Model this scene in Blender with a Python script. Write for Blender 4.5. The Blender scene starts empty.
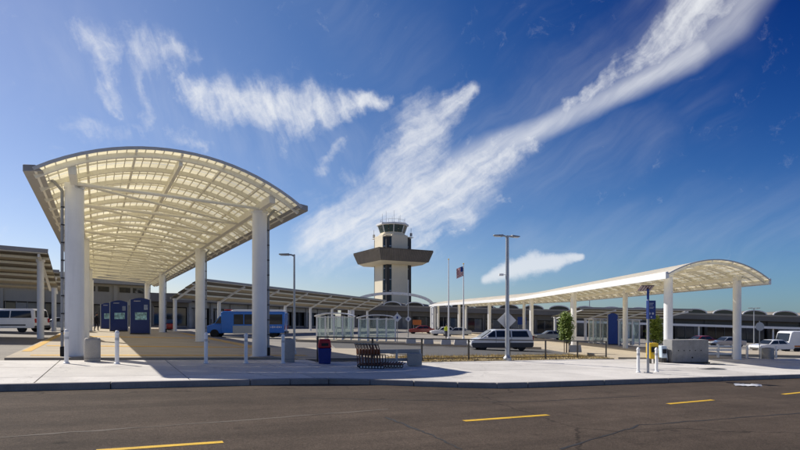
import bpy, math, random
from math import sin, cos, pi, radians, atan2, sqrt, hypot
from mathutils import Vector, Matrix
random.seed(7)
scene = bpy.context.scene
COL = scene.collection
# ---------------------------------------------------------------- camera
FPX, HZ, CAMZ = 533.0, 316.0, 1.45
cd = bpy.data.cameras.new('camera'); cam = bpy.data.objects.new('camera', cd); COL.objects.link(cam)
cam.location = (0, 0, CAMZ); cam.rotation_euler = (pi/2, 0, 0)
cd.sensor_width = 36; cd.lens = FPX/800*36; cd.shift_y = (HZ-225)/800
cd.clip_start = 0.1; cd.clip_end = 8000
scene.camera = cam
# ---------------------------------------------------------------- light
SUN = Vector((-5.85, 3.4, 6.0)).normalized()
EL = math.asin(SUN.z); AZ = atan2(SUN.x, SUN.y)
sl = bpy.data.lights.new('sun', 'SUN'); sl.energy = 4.6; sl.angle = radians(0.53); sl.color = (1.0, 0.94, 0.85)
so = bpy.data.objects.new('sun', sl); COL.objects.link(so)
so.rotation_euler = SUN.to_track_quat('Z', 'Y').to_euler(); so.location = (-60, 30, 80)
scene.view_settings.view_transform = 'Standard'
scene.view_settings.look = 'None'
scene.view_settings.exposure = 0.26
scene.view_settings.gamma = 1.0
scene.view_settings.use_curve_mapping = False

# ---------------------------------------------------------------- world: clear sky with cirrus
def build_world():
    w = bpy.data.worlds.new('World'); scene.world = w; w.use_nodes = True
    nt = w.node_tree; N = nt.nodes; L = nt.links; N.clear()
    def n(t, **k):
        x = N.new(t)
        for a, b in k.items(): setattr(x, a, b)
        return x
    def setin(node, i, v):
        if hasattr(v, 'is_output'): L.new(v, node.inputs[i])
        else: node.inputs[i].default_value = v
    def M(op, a, b=0.0, c=0.0, clamp=False):
        x = n('ShaderNodeMath', operation=op, use_clamp=clamp)
        setin(x, 0, a); setin(x, 1, b); setin(x, 2, c); return x.outputs[0]
    def V(op, a, b=(0, 0, 0), scale=None):
        x = n('ShaderNodeVectorMath', operation=op); setin(x, 0, a); setin(x, 1, b)
        if scale is not None: setin(x, 3, scale)
        return x.outputs['Value'] if op in ('DOT_PRODUCT', 'LENGTH') else x.outputs[0]
    def noise(vec, scale, detail=4, rough=.55, col=False, dist=0.0):
        x = n('ShaderNodeTexNoise'); L.new(vec, x.inputs['Vector'])
        x.inputs['Scale'].default_value = scale; x.inputs['Detail'].default_value = detail
        x.inputs['Roughness'].default_value = rough; x.inputs['Distortion'].default_value = dist
        return x.outputs['Color' if col else 0]
    def smooth(v, lo, hi, a=0.0, b=1.0):
        x = n('ShaderNodeMapRange', interpolation_type='SMOOTHSTEP'); L.new(v, x.inputs[0])
        for i, q in enumerate((lo, hi, a, b)): x.inputs[i+1].default_value = q
        return x.outputs[0]
    sky = n('ShaderNodeTexSky', sky_type='NISHITA'); sky.sun_disc = False
    sky.sun_elevation = EL; sky.sun_rotation = AZ
    sky.altitude = 0; sky.air_density = 1.0; sky.dust_density = 0.2; sky.ozone_density = 2.2
    tc = n('ShaderNodeTexCoord')
    nrm = V('NORMALIZE', tc.outputs['Generated'])
    sx = n('ShaderNodeSeparateXYZ'); L.new(nrm, sx.inputs[0])
    az = M('ARCTAN2', sx.outputs[0], sx.outputs[1]); el = M('ARCSINE', sx.outputs[2])
    cb = n('ShaderNodeCombineXYZ'); L.new(az, cb.inputs[0]); L.new(el, cb.inputs[1])
    P = cb.outputs[0]
    w1 = V('SCALE', V('SUBTRACT', noise(P, 7, 3, .5, True), (.5, .5, .5)), scale=.085)
    w2 = V('SCALE', V('SUBTRACT', noise(P, 22, 4, .62, True), (.5, .5, .5)), scale=.05)
    PW = V('ADD', V('ADD', P, w1), w2)
    PS = V('ADD', P, V('SCALE', w1, scale=.35)); PSS = V('ADD', V('ADD', P, V('SCALE', w1, scale=.2)), V('SCALE', w2, scale=.15))
    # polarised clear sky: deeper and bluer away from the sun and higher up
    ct = V('DOT_PRODUCT', nrm, tuple(SUN)); A = M('MINIMUM', M('SUBTRACT', 1.0, ct), 1.06)
    back = M('MINIMUM', ct, 0.0); back = M('SUBTRACT', 1.0, M('MULTIPLY', back, back)); back = M('MULTIPLY', back, M('MULTIPLY', back, back))
    zc = M('MAXIMUM', sx.outputs[2], 0.0)
    q = M('MULTIPLY', M('POWER', A, 1.4), M('MULTIPLY_ADD', M('MULTIPLY', zc, zc), 17.0, .95))
    q = M('MULTIPLY', M('MINIMUM', q, 3.1), back)
    fc = n('ShaderNodeCombineXYZ')
    for i, (k, g) in enumerate(((-1.2, .97), (-.58, .825), (-.20, .88))):
        L.new(M('MULTIPLY', M('EXPONENT', M('MULTIPLY', q, k)), g), fc.inputs[i])
    skyc = V('MULTIPLY', sky.outputs[0], fc.outputs[0])
    def fibre(ang, sa, sb, detail=4):
        mp = n('ShaderNodeMapping'); mp.vector_type = 'TEXTURE'; mp.inputs['Rotation'].default_value = (0, 0, ang)
        mp.inputs['Scale'].default_value = (sa, sb, 1); L.new(PF, mp.inputs['Vector'])
        return noise(mp.outputs[0], 1.0, detail, .6)
    PF = V('ADD', V('ADD', P, V('SCALE', w1, scale=.8)), V('SCALE', w2, scale=.12))
    f1 = fibre(radians(34), .20, .030)        # fibres along the main streak
    f2 = fibre(radians(112), .12, .026)       # fall streaks under the left clouds
    f3 = noise(PW, 26, 6, .70)
    def ang(px, py):
        dx, dz = (px-400)/FPX, (HZ-py)/FPX
        return (atan2(dx, 1), atan2(dz, hypot(dx, 1)), 0)
    def stroke(pts, k, vec, hard=0.0):
        out = None
        for (a, b) in zip(pts[:-1], pts[1:]):
            A_ = Vector(ang(a[0], a[1])); B_ = Vector(ang(b[0], b[1])); ba = B_-A_
            ra, rb = a[2]/FPX*.86, b[2]/FPX*.86
            pa = V('SUBTRACT', vec, tuple(A_))
            h = M('MULTIPLY', V('DOT_PRODUCT', pa, tuple(ba)), 1/max(ba.length_squared, 1e-9), clamp=True)
            d = V('LENGTH', V('SUBTRACT', pa, V('SCALE', tuple(ba), scale=h)))
            v = smooth(M('DIVIDE', d, M('MULTIPLY_ADD', h, rb-ra, ra)), hard, 1.5, k, 0.0)
            out = v if out is None else M('MAXIMUM', out, v)
        return out
    def mx(l):
        o = l[0]
        for s_ in l[1:]: o = M('MAXIMUM', o, s_)
        return o
    main = mx([stroke([(724, -16, 38), (690, 16, 38), (640, 56, 26), (590, 97, 16), (530, 134, 20), (480, 162, 42), (440, 188, 74), (392, 220, 74), (326, 236, 48)], 1.05, PW),
               stroke([(468, 86, 14), (425, 126, 46), (405, 175, 62)], .95, PW),
               stroke([(430, 205, 26), (470, 204, 13), (515, 197, 6)], .75, PW),
               stroke([(415, 243, 18), (464, 226, 7)], .9, PW),
               stroke([(322, 232, 34), (395, 226, 56), (462, 208, 30)], .95, PW)])
    left = mx([stroke([(74, 28, 16), (104, 50, 28), (106, 78, 17), (112, 110, 10)], .95, PW),
               stroke([(122, 28, 11), (134, 74, 15), (148, 120, 13)], .74, PW),
               stroke([(136, 58, 28), (180, 54, 22)], .95, PW),
               stroke([(180, 80, 18), (222, 97, 36), (288, 107, 38), (376, 104, 18)], 1.2, PW),
               stroke([(72, 124, 15), (112, 130, 18), (145, 126, 12)], .78, PW),
               stroke([(172, 124, 15), (210, 141, 13)], .80, PW),
               stroke([(282, 118, 18), (284, 152, 14)], .80, PW),
               stroke([(316, 167, 15), (338, 148, 14)], .82, PW),
               stroke([(346, 180, 22), (384, 194, 20)], .74, PW)])
    # density eroded by fibres: soft wisps instead of hard blobs
    t1 = M('ADD', M('MULTIPLY', f1, .70), M('MULTIPLY', f3, .45))
    t2 = M('ADD', M('MULTIPLY', f2, .60), M('MULTIPLY', f3, .55))
    a1 = M('MULTIPLY', smooth(main, 0.0, 1.05), smooth(M('ADD', main, M('MULTIPLY', M('SUBTRACT', t1, .575), 2.4)), .0, 1.6))
    sk = mx([stroke([(756, -16, 20), (734, 20, 17), (690, 54, 15)], .62, PSS), stroke([(700, 48, 13), (690, 54, 15), (640, 82, 13), (600, 101, 12), (540, 128, 13), (490, 150, 18), (450, 175, 26)], .9, PSS)])
    a1 = M('MAXIMUM', a1, M('MULTIPLY', sk, smooth(f1, .10, .85, .45, .95)))
    aL = M('MULTIPLY', smooth(left, 0.0, 1.15), smooth(M('ADD', left, M('MULTIPLY', M('SUBTRACT', t2, .575), 2.8)), .05, 1.9))
    veil = mx([stroke([(690, -10, 60), (630, 52, 40), (530, 118, 45), (420, 195, 110)], .75, PW),
               stroke([(470, 170, 60), (560, 160, 50), (650, 140, 30)], .55, PW),
               stroke([(520, 246, 30), (680, 236, 40), (880, 220, 60)], .55, PW),
               stroke([(330, -10, 40), (410, 60, 50)], .32, PW)])
    veilL = stroke([(80, 60, 45), (170, 105, 55), (330, 150, 50)], .7, PW)
    a2 = mx([M('MULTIPLY', veil, smooth(f1, .05, .95)), M('MULTIPLY', veilL, smooth(f2, .10, .95))])
    lens = stroke([(486, 278, 6), (532, 265, 16), (580, 256, 4)], 1.0, PS, .1)
    a3 = M('MULTIPLY', smooth(M('ADD', lens, M('MULTIPLY', M('SUBTRACT', f3, .5), 1.3)), .06, 1.0), .78)
    # thin cirrus all round the sky
    a4 = M('MULTIPLY', smooth(noise(PF, 2.2, 4, .6), .48, .80), M('MULTIPLY', smooth(f1, .35, .75), .10))
    up = smooth(sx.outputs[2], 0.01, .08)
    al = mx([a1, aL, M('MULTIPLY', a2, .22), a3, a4])
    al = M('MULTIPLY', M('MULTIPLY', al, up), .93)
    mix = n('ShaderNodeMix', data_type='RGBA'); L.new(al, mix.inputs[0])
    L.new(skyc, mix.inputs[6]); mix.inputs[7].default_value = (7.2, 7.35, 7.6, 1)
    bg = n('ShaderNodeBackground'); L.new(mix.outputs[2], bg.inputs[0]); bg.inputs[1].default_value = 0.10
    out = n('ShaderNodeOutputWorld'); L.new(bg.outputs[0], out.inputs[0])
    w.cycles.sampling_method = 'MANUAL'; w.cycles.sample_map_resolution = 256
build_world()

# ---------------------------------------------------------------- ground shape
GX, GY = 0.032, 0.019
def GP(x, y): return -GX*(x+8.7) - GY*(y-16)
def G(x, y):
    xx = max(-130, min(150, x))
    return -GX*(xx+8.7) - GY*(max(-40, min(y, 60))-16) - .006*max(0, min(y, 160)-60)
def W(px, D): return (px-400)/FPX*D
def gp(px, py, dz=0.0):
    dx, k = (px-400)/FPX, (HZ-py)/FPX
    t = (CAMZ - dz + GX*8.7 - GY*16)/(-k - GX*dx - GY)
    return (dx*t, t)
TH = radians(28.5)
CC = (cos(TH), sin(TH)); NN = (-sin(TH), cos(TH))
def cn(t, n): return (CC[0]*t+NN[0]*n, CC[1]*t+NN[1]*n)

# ---------------------------------------------------------------- materials
MATS = {}
def mat(name, col, rough=.6, metal=0.0, var=.12, scale=6.0, bump=0.0, spec=.5, detail=5, fine=0.0, dirt=0.0, coat=0.0, emit=None):
    if name in MATS: return MATS[name]
    m = bpy.data.materials.new(name); m.use_nodes = True
    nt = m.node_tree; N = nt.nodes; L = nt.links
    b = N['Principled BSDF']
    b.inputs['Roughness'].default_value = rough; b.inputs['Metallic'].default_value = metal
    b.inputs['Specular IOR Level'].default_value = spec
    if coat: b.inputs['Coat Weight'].default_value = coat; b.inputs['Coat Roughness'].default_value = .08
    tc = N.new('ShaderNodeTexCoord'); geo = N.new('ShaderNodeNewGeometry'); oi = N.new('ShaderNodeObjectInfo')
    no = N.new('ShaderNodeTexNoise'); no.inputs['Scale'].default_value = scale; no.inputs['Detail'].default_value = detail
    no.inputs['Roughness'].default_value = .62
    L.new(geo.outputs['Position'], no.inputs['Vector'])
    mr = N.new('ShaderNodeMapRange'); mr.inputs[1].default_value = .25; mr.inputs[2].default_value = .75
    mr.inputs[3].default_value = 1-var; mr.inputs[4].default_value = 1+var
    L.new(no.outputs[0], mr.inputs[0])
    val = mr.outputs[0]
    def mul(a, bb):
        x = N.new('ShaderNodeMath'); x.operation = 'MULTIPLY'; L.new(a, x.inputs[0])
        if hasattr(bb, 'is_output'): L.new(bb, x.inputs[1])
        else: x.inputs[1].default_value = bb
        return x.outputs[0]
    r2 = N.new('ShaderNodeMapRange'); L.new(oi.outputs['Random'], r2.inputs[0]); r2.inputs[3].default_value = 1-var*.3; r2.inputs[4].default_value = 1+var*.3
    val = mul(val, r2.outputs[0])
    if fine:
        nf = N.new('ShaderNodeTexNoise'); nf.inputs['Scale'].default_value = scale*23; nf.inputs['Detail'].default_value = 3
        L.new(geo.outputs['Position'], nf.inputs['Vector'])
        m3 = N.new('ShaderNodeMapRange'); m3.inputs[1].default_value = .3; m3.inputs[2].default_value = .7
        m3.inputs[3].default_value = 1-fine; m3.inputs[4].default_value = 1+fine; L.new(nf.outputs[0], m3.inputs[0])
        val = mul(val, m3.outputs[0])
    mx = N.new('ShaderNodeVectorMath'); mx.operation = 'SCALE'; mx.inputs[0].default_value = col[:3]; L.new(val, mx.inputs[3])
    base = mx.outputs[0]
    if dirt:
        # vertical streaks / grime patches
        mp = N.new('ShaderNodeMapping'); mp.inputs['Scale'].default_value = (5, 5, .5); L.new(geo.outputs['Position'], mp.inputs[0])
        nd = N.new('ShaderNodeTexNoise'); nd.inputs['Scale'].default_value = 1.5; nd.inputs['Detail'].default_value = 6; L.new(mp.outputs[0], nd.inputs['Vector'])
        md = N.new('ShaderNodeMapRange'); md.inputs[1].default_value = .5; md.inputs[2].default_value = .8; md.inputs[4].default_value = dirt; L.new(nd.outputs[0], md.inputs[0])
        mm = N.new('ShaderNodeMix'); mm.data_type = 'RGBA'; L.new(md.outputs[0], mm.inputs[0]); L.new(base, mm.inputs[6]); mm.inputs[7].default_value = (.12, .105, .085, 1)
        base = mm.outputs[2]
    L.new(base, b.inputs['Base Color'])
    if bump:
        nb = N.new('ShaderNodeTexNoise'); nb.inputs['Scale'].default_value = scale*12; nb.inputs['Detail'].default_value = 4
        L.new(geo.outputs['Position'], nb.inputs['Vector'])
        bp = N.new('ShaderNodeBump'); bp.inputs['Strength'].default_value = bump; bp.inputs['Distance'].default_value = .02
        L.new(nb.outputs[0], bp.inputs['Height']); L.new(bp.outputs[0], b.inputs['Normal'])
    if emit:
        b.inputs['Emission Color'].default_value = (*emit[0], 1); b.inputs['Emission Strength'].default_value = emit[1]
    MATS[name] = m
    return m

def mat_asphalt():
    m = bpy.data.materials.new('asphalt'); m.use_nodes = True
    nt = m.node_tree; N = nt.nodes; L = nt.links; b = N['Principled BSDF']
    b.inputs['Roughness'].default_value = .9; b.inputs['Specular IOR Level'].default_value = .15
    geo = N.new('ShaderNodeNewGeometry')
    mp = N.new('ShaderNodeMapping'); mp.inputs['Rotation'].default_value = (0, 0, -TH); L.new(geo.outputs['Position'], mp.inputs[0])
    def noi(scale, detail, vec, rough=.6):
        x = N.new('ShaderNodeTexNoise'); x.inputs['Scale'].default_value = scale; x.inputs['Detail'].default_value = detail
        x.inputs['Roughness'].default_value = rough; L.new(vec, x.inputs['Vector']); return x.outputs[0]
    def mr(v, a, c, lo, hi):
        x = N.new('ShaderNodeMapRange'); L.new(v, x.inputs[0])
        for i, q in enumerate((a, c, lo, hi)): x.inputs[i+1].default_value = q
        return x.outputs[0]
    def mul(a, c):
        x = N.new('ShaderNodeMath'); x.operation = 'MULTIPLY'; L.new(a, x.inputs[0]); L.new(c, x.inputs[1]); return x.outputs[0]
    st = N.new('ShaderNodeMapping'); st.inputs['Scale'].default_value = (.06, 1.1, 1); L.new(mp.outputs[0], st.inputs[0])
    v = mr(noi(1.0, 5, st.outputs[0]), .3, .7, .74, 1.28)             # wheel-track streaks along the lane
    v = mul(v, mr(noi(.35, 4, mp.outputs[0]), .3, .7, .84, 1.16))
    v = mul(v, mr(noi(2.6, 5, mp.outputs[0], .7), .3, .7, .86, 1.14))
    v = mul(v, mr(noi(26, 4, mp.outputs[0], .75), .25, .75, .55, 1.5))
    v = mul(v, mr(noi(70, 2, mp.outputs[0]), .3, .7, .62, 1.42))
    # pale stone specks
    vo = N.new('ShaderNodeTexVoronoi'); vo.inputs['Scale'].default_value = 16; L.new(mp.outputs[0], vo.inputs['Vector'])
    sp = mr(vo.outputs['Distance'], .05, .14, 2.0, 1.0)
    v = mul(v, sp)
    # sealed cracks
    wv = N.new('ShaderNodeTexVoronoi'); wv.feature = 'DISTANCE_TO_EDGE'; wv.inputs['Scale'].default_value = .13
    nz = N.new('ShaderNodeTexNoise'); nz.inputs['Scale'].default_value = .8; nz.inputs['Detail'].default_value = 5; L.new(mp.outputs[0], nz.inputs['Vector'])
    ad = N.new('ShaderNodeVectorMath'); ad.operation = 'MULTIPLY_ADD'; L.new(nz.outputs['Color'], ad.inputs[0]); ad.inputs[1].default_value = (1.6, 1.6, 0); L.new(mp.outputs[0], ad.inputs[2])
    L.new(ad.outputs[0], wv.inputs['Vector'])
    v = mul(v, mr(wv.outputs['Distance'], .0015, .005, .55, 1.0))
    st2 = N.new('ShaderNodeMapping'); st2.inputs['Scale'].default_value = (.11, 3.2, 1); st2.inputs['Rotation'].default_value = (0, 0, .06); L.new(mp.outputs[0], st2.inputs[0])
    v = mul(v, mr(noi(1.0, 6, st2.outputs[0], .7), .58, .72, 1.0, 1.38))      # pale scuffs
    v = mul(v, mr(noi(.9, 6, mp.outputs[0], .72), .60, .72, 1.0, .66))        # oil and damp patches
    vo2 = N.new('ShaderNodeTexVoronoi'); vo2.inputs['Scale'].default_value = .8; L.new(mp.outputs[0], vo2.inputs['Vector'])
    v = mul(v, mr(vo2.outputs['Distance'], .03, .10, .6, 1.0))                # drips
    sc = N.new('ShaderNodeVectorMath'); sc.operation = 'SCALE'; sc.inputs[0].default_value = (.070, .053, .040); L.new(v, sc.inputs[3])
    L.new(sc.outputs[0], b.inputs['Base Color'])
    bp = N.new('ShaderNodeBump'); bp.inputs['Strength'].default_value = .5; bp.inputs['Distance'].default_value = .012
    L.new(noi(60, 4, mp.outputs[0]), bp.inputs['Height']); L.new(bp.outputs[0], b.inputs['Normal'])
    MATS['asphalt'] = m; return m

def mat_sidewalk():
    m = mat('sidewalk_concrete', (.60, .57, .52), .85, var=.12, scale=.9, fine=.06, bump=.15)
    nt = m.node_tree; N = nt.nodes; L = nt.links; b = N['Principled BSDF']
    src = b.inputs['Base Color'].links[0].from_socket
    geo = N.new('ShaderNodeNewGeometry')
    def mr(v, a, c, lo, hi):
        x = N.new('ShaderNodeMapRange'); x.clamp = True; L.new(v, x.inputs[0])
        for i, q in enumerate((a, c, lo, hi)): x.inputs[i+1].default_value = q
        return x.outputs[0]
    def mul(a, c):
        x = N.new('ShaderNodeMath'); x.operation = 'MULTIPLY'; L.new(a, x.inputs[0]); L.new(c, x.inputs[1]); return x.outputs[0]
    vo = N.new('ShaderNodeTexVoronoi'); vo.inputs['Scale'].default_value = 1.4; L.new(geo.outputs['Position'], vo.inputs['Vector'])
    v = mr(vo.outputs['Distance'], .035, .06, .62, 1.0)                      # gum spots
    n1 = N.new('ShaderNodeTexNoise'); n1.inputs['Scale'].default_value = .55; n1.inputs['Detail'].default_value = 7; n1.inputs['Roughness'].default_value = .7; n1.inputs['Distortion'].default_value = .6
    L.new(geo.outputs['Position'], n1.inputs['Vector'])
    v = mul(v, mr(n1.outputs[0], .54, .70, 1.0, .74))                        # old water stains
    cr = N.new('ShaderNodeTexVoronoi'); cr.feature = 'DISTANCE_TO_EDGE'; cr.inputs['Scale'].default_value = .22
    ad = N.new('ShaderNodeVectorMath'); ad.operation = 'MULTIPLY_ADD'; L.new(n1.outputs['Color'], ad.inputs[0]); ad.inputs[1].default_value = (2, 2, 0); L.new(geo.outputs['Position'], ad.inputs[2])
    L.new(ad.outputs[0], cr.inputs['Vector'])
    v = mul(v, mr(cr.outputs['Distance'], .001, .0035, .6, 1.0))             # hairline cracks
    oi = N.new('ShaderNodeObjectInfo'); v = mul(v, mr(oi.outputs['Random'], 0, 1, .88, 1.08))      # slabs poured at different times
    sc = N.new('ShaderNodeVectorMath'); sc.operation = 'SCALE'; L.new(src, sc.inputs[0]); L.new(v, sc.inputs[3])
    L.new(sc.outputs[0], b.inputs['Base Color']); return m
def mat_worn_paint(name, col, under, amount):
    m = mat(name, col, .7, var=.2, scale=4, fine=.2)
    nt = m.node_tree; N = nt.nodes; L = nt.links; b = N['Principled BSDF']
    src = b.inputs['Base Color'].links[0].from_socket
    geo = N.new('ShaderNodeNewGeometry'); no = N.new('ShaderNodeTexNoise'); no.inputs['Scale'].default_value = 13; no.inputs['Detail'].default_value = 8; no.inputs['Roughness'].default_value = .75
    L.new(geo.outputs['Position'], no.inputs['Vector'])
    mr = N.new('ShaderNodeMapRange'); L.new(no.outputs[0], mr.inputs[0]); mr.inputs[1].default_value = amount; mr.inputs[2].default_value = amount+.06
    mx = N.new('ShaderNodeMix'); mx.data_type = 'RGBA'; L.new(mr.outputs[0], mx.inputs[0]); L.new(src, mx.inputs[6]); mx.inputs[7].default_value = (*under, 1)
    L.new(mx.outputs[2], b.inputs['Base Color']); return m
def mat_translucent(name, col, tcol, fac):
    m = bpy.data.materials.new(name); m.use_nodes = True
    nt = m.node_tree; N = nt.nodes; L = nt.links; N.clear()
    o = N.new('ShaderNodeOutputMaterial'); mx = N.new('ShaderNodeMixShader'); mx.inputs[0].default_value = fac
    d = N.new('ShaderNodeBsdfPrincipled'); d.inputs['Base Color'].default_value = (*col, 1); d.inputs['Roughness'].default_value = .45
    t = N.new('ShaderNodeBsdfTranslucent')
    geo = N.new('ShaderNodeNewGeometry'); oi = N.new('ShaderNodeObjectInfo')
    no = N.new('ShaderNodeTexNoise'); no.inputs['Scale'].default_value = 1.3; no.inputs['Detail'].default_value = 6; L.new(geo.outputs['Position'], no.inputs['Vector'])
    mr = N.new('ShaderNodeMapRange'); L.new(no.outputs[0], mr.inputs[0]); mr.inputs[1].default_value = .3; mr.inputs[2].default_value = .7; mr.inputs[3].default_value = .82; mr.inputs[4].default_value = 1.08
    r2 = N.new('ShaderNodeMapRange'); L.new(oi.outputs['Random'], r2.inputs[0]); r2.inputs[3].default_value = .86; r2.inputs[4].default_value = 1.06
    mm = N.new('ShaderNodeMath'); mm.operation = 'MULTIPLY'; L.new(mr.outputs[0], mm.inputs[0]); L.new(r2.outputs[0], mm.inputs[1])
    sc = N.new('ShaderNodeVectorMath'); sc.operation = 'SCALE'; sc.inputs[0].default_value = tcol; L.new(mm.outputs[0], sc.inputs[3])
    L.new(sc.outputs[0], t.inputs[0])
    L.new(d.outputs[0], mx.inputs[1]); L.new(t.outputs[0], mx.inputs[2]); L.new(mx.outputs[0], o.inputs[0])
    MATS[name] = m; return m

def mat_glass(name, col=(.8, .9, .92), clear=.55, rough=.05):
    m = bpy.data.materials.new(name); m.use_nodes = True
    nt = m.node_tree; N = nt.nodes; L = nt.links; N.clear()
    o = N.new('ShaderNodeOutputMaterial'); mx = N.new('ShaderNodeMixShader'); mx.inputs[0].default_value = clear
    d = N.new('ShaderNodeBsdfPrincipled'); d.inputs['Base Color'].default_value = (*col, 1); d.inputs['Roughness'].default_value = rough
    t = N.new('ShaderNodeBsdfTransparent'); t.inputs[0].default_value = (*col, 1)
    L.new(d.outputs[0], mx.inputs[1]); L.new(t.outputs[0], mx.inputs[2]); L.new(mx.outputs[0], o.inputs[0])
    MATS[name] = m; return m

A_ = mat_asphalt()
M_ground = mat('ground_paving', (.24, .22, .19), .9, var=.2, scale=.35, fine=.12, bump=.2)
M_conc = mat_sidewalk()
M_conc2 = mat('apron_concrete', (.42, .36, .27), .88, var=.14, scale=.7, fine=.07, bump=.15)
M_curb = mat('kerb_concrete', (.30, .28, .26), .9, var=.2, scale=2.0, fine=.12, dirt=.3)
M_yel = mat_worn_paint('yellow_paint', (.66, .40, .02), (.07, .055, .04), .60)
M_ytac = mat('yellow_tactile', (.60, .36, .06), .75, var=.22, scale=3, fine=.15)
M_white = mat('white_paint', (.86, .86, .84), .45, var=.05, scale=1.2, dirt=.10)
M_steelw = mat('cream_steel', (.88, .85, .73), .5, var=.06, scale=1.0, dirt=.10)
M_gutter = mat('grey_gutter', (.36, .35, .33), .5, var=.1, scale=1.0, dirt=.2)
M_roof = mat_translucent('roof_sheet', (.76, .73, .60), (.97, .87, .58), .66)
M_roofR = mat_translucent('roof_sheet_white', (.86, .85, .80), (.94, .84, .58), .52)
M_galv = mat('galvanised_steel', (.42, .43, .44), .45, metal=.6, var=.12, scale=4)
M_grey = mat('grey_paint', (.33, .34, .35), .5, var=.1, scale=3)
M_dark = mat('dark_metal', (.03, .028, .027), .5, var=.2, scale=4)
M_black = mat('black_rubber', (.015, .015, .016), .8, var=.2, scale=8)
M_glassd = mat('dark_glass', (.02, .025, .03), .06, var=.1, scale=2, spec=.6)
M_glassb = mat('blue_grey_glass', (.10, .13, .16), .08, var=.3, scale=.8, spec=.6)
M_glassc = mat('blind_glass', (.30, .30, .28), .25, var=.3, scale=.8)
M_glassl = mat_glass('shelter_glass', (.90, .95, .94), .86)
M_blue = mat('blue_panel', (.012, .05, .27), .4, var=.12, scale=3)
M_bluebus = mat('blue_bus_paint', (.02, .19, .66), .25, var=.06, scale=3, coat=.5)
M_red = mat('red_plastic', (.45, .012, .012), .45, var=.12, scale=6)
M_bluep = mat('blue_plastic', (.008, .025, .19), .45, var=.12, scale=6)
M_yplast = mat('yellow_plastic', (.78, .50, .01), .4, var=.08, scale=6)
M_carw = mat('white_car_paint', (.88, .88, .87), .2, var=.03, scale=2, coat=.6)
M_cars = mat('silver_car_paint', (.42, .44, .46), .22, metal=.4, var=.03, scale=2, coat=.6)
M_carr = mat('red_car_paint', (.32, .02, .015), .22, var=.03, scale=2, coat=.6)
M_trim = mat('dark_trim', (.06, .062, .068), .55, var=.15, scale=5)
M_lens = mat('lamp_lens', (.75, .75, .72), .15, var=.03)
M_tail = mat('tail_lens', (.4, .01, .01), .2, var=.05)
M_tower = mat('tower_cream', (.84, .75, .56), .75, var=.06, scale=.3, dirt=.12)
M_tbrown = mat('tower_bronze', (.17, .145, .12), .55, var=.2, scale=.6)
M_term = mat('terminal_beige', (.40, .36, .29), .8, var=.12, scale=.3, dirt=.2)
M_fasc = mat('terminal_fascia', (.20, .185, .16), .7, var=.15, scale=.3, dirt=.2)
M_soff = mat('canopy_sheet', (.17, .15, .12), .7, var=.14, scale=.6, dirt=.2)
M_soff2 = mat_translucent('canopy_sheet_pale', (.34, .31, .25), (.46, .39, .26), .3)
M_tan = mat('trash_concrete', (.42, .39, .34), .9, var=.12, scale=3, fine=.15, bump=.3)
M_conb = mat('precast_concrete', (.27, .27, .265), .9, var=.22, scale=2.5, fine=.18, bump=.3, dirt=.25)
M_orange = mat('orange_band', (.60, .17, .03), .5, var=.15, scale=6)
M_bark = mat('bark', (.13, .09, .06), .9, var=.25, scale=8, bump=.4)
M_leaf = mat('leaf_green', (.19, .26, .035), .6, var=.35, scale=2.5)
M_mulch = mat('mulch_soil', (.28, .21, .10), .95, var=.35, scale=1.6, fine=.3, bump=.5)
M_rock = mat('dry_stones', (.46, .36, .19), .9, var=.35, scale=3)
M_dry = mat('dry_grass', (.42, .30, .08), .85, var=.35, scale=2)
M_skin = mat('skin', (.42, .25, .17), .6, var=.08)
M_vest = mat('hi_vis_vest', (.72, .80, .05), .6, var=.1)
M_navy = mat('navy_cloth', (.02, .025, .05), .85, var=.2)
M_print = mat('poster_print', (.30, .52, .56), .4, var=.75, scale=3.5, detail=2)
M_sol = mat('solar_cell', (.16, .09, .10), .15, var=.3, scale=12)  # pinkish reflection put into the cell colour
M_signw = mat('sign_white', (.80, .80, .80), .4, var=.04)
M_signg = mat('sign_back', (.50, .51, .52), .4, metal=.3, var=.08)

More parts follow.
